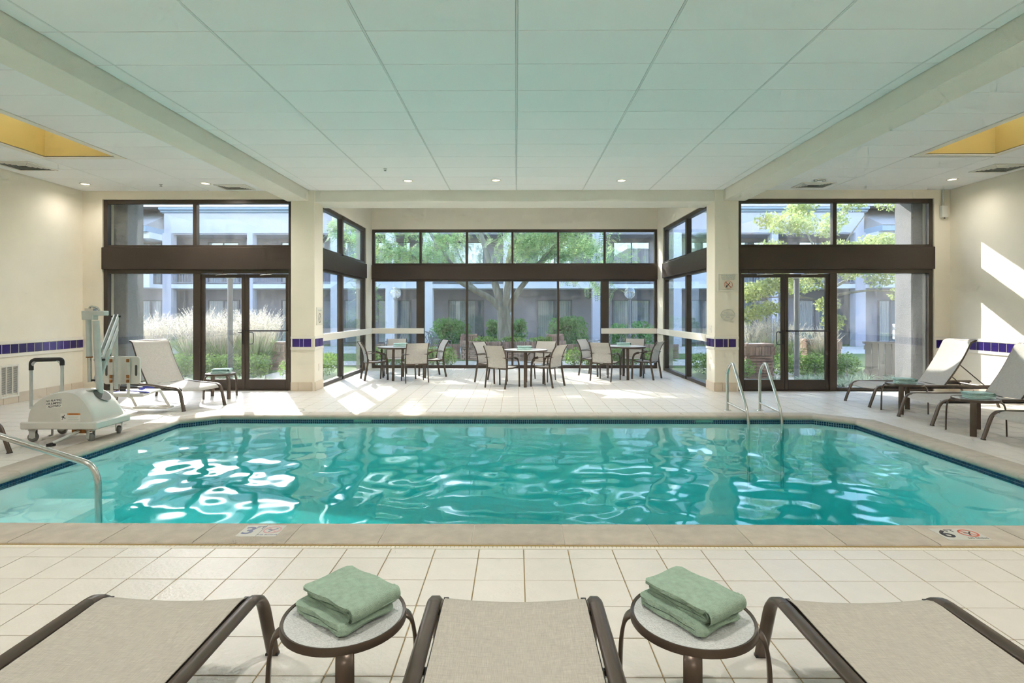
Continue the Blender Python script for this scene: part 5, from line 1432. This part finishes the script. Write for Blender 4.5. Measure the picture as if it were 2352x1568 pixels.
for k in range(len(PP) - 1): brick_run(t, PP[k], PP[k + 1], 0, 6, True)
MB().prism([(x, y + 0.03) for x, y in PP] + [(1.5, 18.8), (-1.7, 18.8)], 'z', 0, 0.56).build('soil', 'mortar', t)
shrub('ground_cover', 'low green plants filling the middle planter', (-0.1, 17.9, GZ + 0.55), [(-0.9, 0, 0.06, 0.45, 0.25, 0.13, 1), (0, 0, 0.06, 0.5, 0.25, 0.13, 1), (0.9, 0, 0.06, 0.4, 0.25, 0.12, 1)], 700, 0.10, 'leaf_box', 57, cat='plant')
for x0, x1, lab in ((-5.2, -1.85, 'low brick garden wall left of the middle planter'), (1.65, 5.3, 'low brick garden wall right of the middle planter')):
    t = thing('brick_wall', lab, 'wall', (0, 0, GZ))
    brick_run(t, (x0, 18.5), (x1, 18.5), 0, 4, True)
    MB().box(x0, x1, 18.47, 18.6, 0, 4 * 0.067 + 0.19).build('mortar_core', 'mortar', t)

# --- lamps, cast iron chairs, fence
def globe_lamp(x, y, label):
    t = thing('globe_lamp', label, 'lamp post', (x, y, GZ), group='globe lamp posts')
    MB().tube([(0, 0, 0), (0, 0, 1.90)], 0.042, 10).lathe([(0.045, 1.9), (0.07, 1.93), (0.06, 1.96)], 12).build('pole', 'lamp_pole', t, smooth=True)
    pr = [(max(0.001, 0.178 * math.sin(a)), 2.12 - 0.178 * math.cos(a)) for a in [math.pi * k / 14 for k in range(1, 15)]]
    MB().lathe(pr, 24).build('globe', 'globe_glass', t, smooth=True)
    MB().lathe([(0.012, 1.96), (0.028, 2.0), (0.03, 2.08), (0.022, 2.12), (0.001, 2.13)], 12).build('bulb', 'globe_bulb', t, smooth=True)
globe_lamp((908 - 1185.3) * 17.9 / 1298, 17.9, 'clear globe lamp post behind the left round table')
globe_lamp((1446 - 1185.3) * 17.9 / 1298, 17.9, 'clear globe lamp post behind the right round table')
def disc_lamp(x, y, label):
    t = thing('disc_lamp', label, 'lamp post', (x, y, GZ), group='pale disc lamp posts')
    MB().tube([(0, 0, 0), (0, 0, 2.27)], 0.055, 12).build('pole', 'lamp_pole', t, smooth=True)
    MB().lathe([(0.05, 2.25), (0.15, 2.29), (0.16, 2.33), (0.14, 2.36), (0.001, 2.38)], 20).build('lamp_head', 'globe_bulb', t, smooth=True)
disc_lamp(-6.32, 12.45, 'pale post lamp with flat head outside the left doors')
disc_lamp(6.16, 12.45, 'pale post lamp with flat head outside the right doors')
def patio_chair(label):
    t = thing('lattice_chair', label, 'chair', group='cast metal lattice chairs on the patio')
    for s in (-1, 1):
        MB().tube(smooth([(s * 0.22, 0.22, 0), (s * 0.20, 0.18, 0.25), (s * 0.23, 0.20, 0.42)], 3), 0.014, 6).build('leg', 'cast_iron', t)
        MB().tube(smooth([(s * 0.22, -0.28, 0), (s * 0.20, -0.2, 0.25), (s * 0.21, -0.2, 0.45)], 3), 0.014, 6).build('leg', 'cast_iron', t)
        MB().tube(smooth([(s * 0.23, 0.20, 0.42), (s * 0.27, 0.18, 0.64), (s * 0.27, -0.05, 0.66), (s * 0.22, -0.26, 0.70)], 4), 0.013, 6).build('armrest', 'cast_iron', t)
    MB().prism([(-0.22, -0.2), (0.22, -0.2), (0.24, 0.22), (-0.24, 0.22)], 'z', 0.42, 0.44).build('seat', 'cast_iron', t)
    out = smooth([(-0.21, -0.2, 0.45), (-0.25, -0.27, 0.70), (-0.17, -0.32, 0.88), (0, -0.34, 0.94), (0.17, -0.32, 0.88), (0.25, -0.27, 0.70), (0.21, -0.2, 0.45)], 5)
    MB().tube(out, 0.015, 6).build('back_frame', 'cast_iron', t)
    m = MB()
    for k in range(-3, 4):
        for s in (-1, 1):
            pts = []
            for q in range(7):
                z = 0.47 + 0.075 * q; x = k * 0.105 + s * (z - 0.68) * 0.55
                lim = 0.23 if z < 0.78 else 0.23 - (z - 0.78) * 0.9
                if abs(x) < lim: pts.append((x, -0.2 - (z - 0.45) * 0.28, z))
            if len(pts) > 1: m.tube(pts, 0.009, 5)
    m.build('back_lattice', 'cast_iron', t)
    return t
pc = patio_chair('cast lattice patio chair showing its wide back next to the left glass post')
pc.location = (-2.72, 16.6, GZ + 0.012); pc.rotation_euler = (0, 0, R(10))
dup(pc, (-2.25, 16.9, GZ + 0.012), R(-48), 'cast lattice patio chair turned sideways right of the left glass post')
dup(pc, (-3.55, 16.5, GZ + 0.012), R(75), 'cast lattice patio chair behind the left guard board')
dup(pc, (2.45, 16.7, GZ + 0.012), R(55), 'cast lattice patio chair turned sideways by the right glass post')
dup(pc, (3.35, 16.6, GZ + 0.012), R(-20), 'cast lattice patio chair behind the right guard board')
t = thing('wooden_fence', 'weathered grey board fence outside the right window', 'fence', (7.6, 12.35, GZ))
for k in range(9):
    MB().box(k * 0.145, k * 0.145 + 0.132, 0, 0.022, 0.0, 0.83).build('fence_board', 'fence_wood', t, bevel=0.004)
for z_ in (0.70, 0.18): MB().box(0, 1.30, 0.022, 0.06, z_, z_ + 0.09).build('fence_rail', 'fence_wood', t)
MB().box(-0.02, 1.32, -0.015, 0.075, 0.83, 0.875).build('cap_rail', 'fence_wood', t)
t = thing('utility_cabinet', 'white utility cabinet on legs behind the grey fence', 'cabinet', (8.95, 13.0, GZ))
MB().box(-0.22, 0.22, 0, 0.18, 0.88, 1.24).build('housing', 'stucco_light', t, bevel=0.01)
for x in (-0.17, 0.0, 0.17): MB().box(x - 0.02, x + 0.02, 0.05, 0.09, 0, 0.88).build('leg', 'stucco_light', t)

# --- guest building across the courtyard
bd = thing('guest_building', 'two storey lilac guest building with balconies across the courtyard', 'building', (0, 25.0, GZ))
kx = 25.0 / 1298.0
def bx(px, y=25.0): return (px - 1185.3) * y / 1298.0
XA, XB = bx(373), bx(1981)
MB().box(XA - 2.5, XB + 2.5, 1.4, 1.7, 0, 5.4).build('wall', 'stucco_mauve', bd)
MB().box(XA, XB, 0, 0.35, 4.98, 5.90).build('frieze', 'stucco_lilac', bd)
MB().box(XA, XB, 0.0, 1.4, 4.94, 5.0).build('soffit', 'stucco_mauve', bd)
m = MB(); m.prism([(0.02, 5.88), (-0.12, 5.93), (-0.12, 5.97), (-0.26, 6.02), (-0.26, 6.12), (0.4, 6.12), (0.4, 5.88)], 'x', XA - 0.1, XB + 0.1); m.build('cornice', 'cornice', bd)
m = MB(); m.prism([(-0.3, 6.12), (7.5, 9.4), (7.5, 9.2), (0.3, 6.12)], 'x', XA - 9, XB + 9); m.build('roof', 'shingle', bd)
MB().box(XA, XB, -0.1, 1.4, 2.55, 2.74).build('balcony_slab', 'stucco_light', bd)
for a, c in ((373, 393), (568, 581), (760, 778), (886, 906), (973, 994), (1156, 1174), (1360, 1386), (1545, 1563), (1640, 1655), (1768, 1783), (1958, 1981)):
    MB().box(bx(a), bx(c), -0.12, 0.3, 0, 5.0).build('column', 'stucco_lilac' if a in (373, 1360, 1958, 568, 1768) else 'stucco_light', bd)
for a, c in ((778, 886), (906, 973), (1174, 1360), (1563, 1640)):
    MB().box(bx(a), bx(c), -0.10, 0.05, 2.74, 3.5).build('parapet', 'stucco_light', bd)
def railing(a, c):
    m = MB(); x0, x1 = bx(a), bx(c)
    m.box(x0, x1, -0.05, 0.0, 3.55, 3.60).box(x0, x1, -0.05, 0.0, 2.80, 2.84)
    x = x0 + 0.06
    while x < x1: m.box(x, x + 0.022, -0.035, -0.015, 2.84, 3.55); x += 0.125
    m.build('railing', 'rail_metal', bd)
for a, c in ((393, 568), (581, 760), (994, 1156), (1386, 1545), (1655, 1768), (1783, 1958)): railing(a, c)
def slider(a, c, z0, z1, parent=bd, y=1.4, yy=26.4, open_=0.62):
    x0, x1 = bx(a, yy), bx(c, yy)
    w = MB(); f = 0.06
    w.box(x0, x0 + f, y - 0.06, y, z0, z1).box(x1 - f, x1, y - 0.06, y, z0, z1).box(x0 + f, x1 - f, y - 0.06, y, z1 - f, z1).box(x0 + f, x1 - f, y - 0.06, y, z0, z0 + f)
    xm = (x0 + x1) / 2; w.box(xm - 0.035, xm + 0.035, y - 0.05, y, z0 + f, z1 - f)
    o = w.build('window', 'win_frame', parent)
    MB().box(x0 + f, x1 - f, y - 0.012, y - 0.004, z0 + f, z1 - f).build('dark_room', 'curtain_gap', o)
    m = MB(); n_ = int((x1 - x0 - 2 * f) / 0.10); g = random.Random(a)
    for k in range(n_):
        u = x0 + f + k * 0.10
        if abs((u - x0) / (x1 - x0) - open_) < 0.09: continue
        m.box(u + 0.006, u + 0.094, y - 0.03 - 0.006 * (k % 2), y - 0.024, z0 + f, z1 - f)
    m.build('curtain', 'curtain', o)
    MB().box(x0 + f, x1 - f, y - 0.046, y - 0.041, z0 + f, z1 - f).build('pane', 'far_glass', o)
for a, c, op in ((476, 549, 0.6), (645, 720, 0.7), (790, 850, 0.5), (867, 944, 0.55), (1029, 1112, 0.8), (1233, 1314, 0.55), (1407, 1492, 0.75), (1580, 1640, 0.5), (1690, 1760, 0.6), (1830, 1905, 0.5)):
    slider(a, c, 0.05, 2.08, open_=op); slider(a, c, 2.80, 4.78, open_=op)
for s, lab in ((-1, 'left'), (1, 'right')):
    e0, e1 = (XA - 9.5, XA) if s < 0 else (XB, XB + 9.5)
    bw = thing('guest_wing', 'projecting %s wing of the guest building with white balcony band' % lab, 'building', (0, 24.0, GZ))
    MB().box(e0, e1, 1.3, 1.6, 0, 5.1).build('wall', 'stucco_mauve', bw)
    MB().box(e0, e1, 0.0, 0.25, 2.55, 3.45).build('balcony_band', 'stucco_light', bw)
    MB().box(e0, e1, 0.25, 1.3, 2.55, 2.72).build('balcony_slab', 'stucco_light', bw)
    MB().box(e0, e1, 0.0, 1.3, 4.66, 4.92).build('fascia', 'stucco_light', bw)
    MB().box(e0, e1 , -0.25, 1.3, 4.92, 5.16).build('cornice', 'cornice', bw)
    xe = e1 if s < 0 else e0
    m = MB(); i0_, i1_ = (e0 + 4.5, e1 - 0.6) if s < 0 else (e0 + 0.6, e1 - 4.5)
    m.add([(e0, -0.3, 5.16), (e1, -0.3, 5.16), (e1, 6, 5.16), (e0, 6, 5.16), (i0_, 4.4, 7.0), (i1_, 4.4, 7.0)], [(0, 1, 5, 4), (1, 2, 5), (2, 3, 4, 5), (3, 0, 4), (0, 3, 2, 1)])
    m.build('hip_roof', 'shingle', bw)
    px = 345 if s < 0 else 2040
    slider(px - 28, px + 26, 0.05, 2.05, bw, 1.3, 25.3)
    slider(px - 28, px + 26, 2.75, 4.6, bw, 1.3, 25.3)
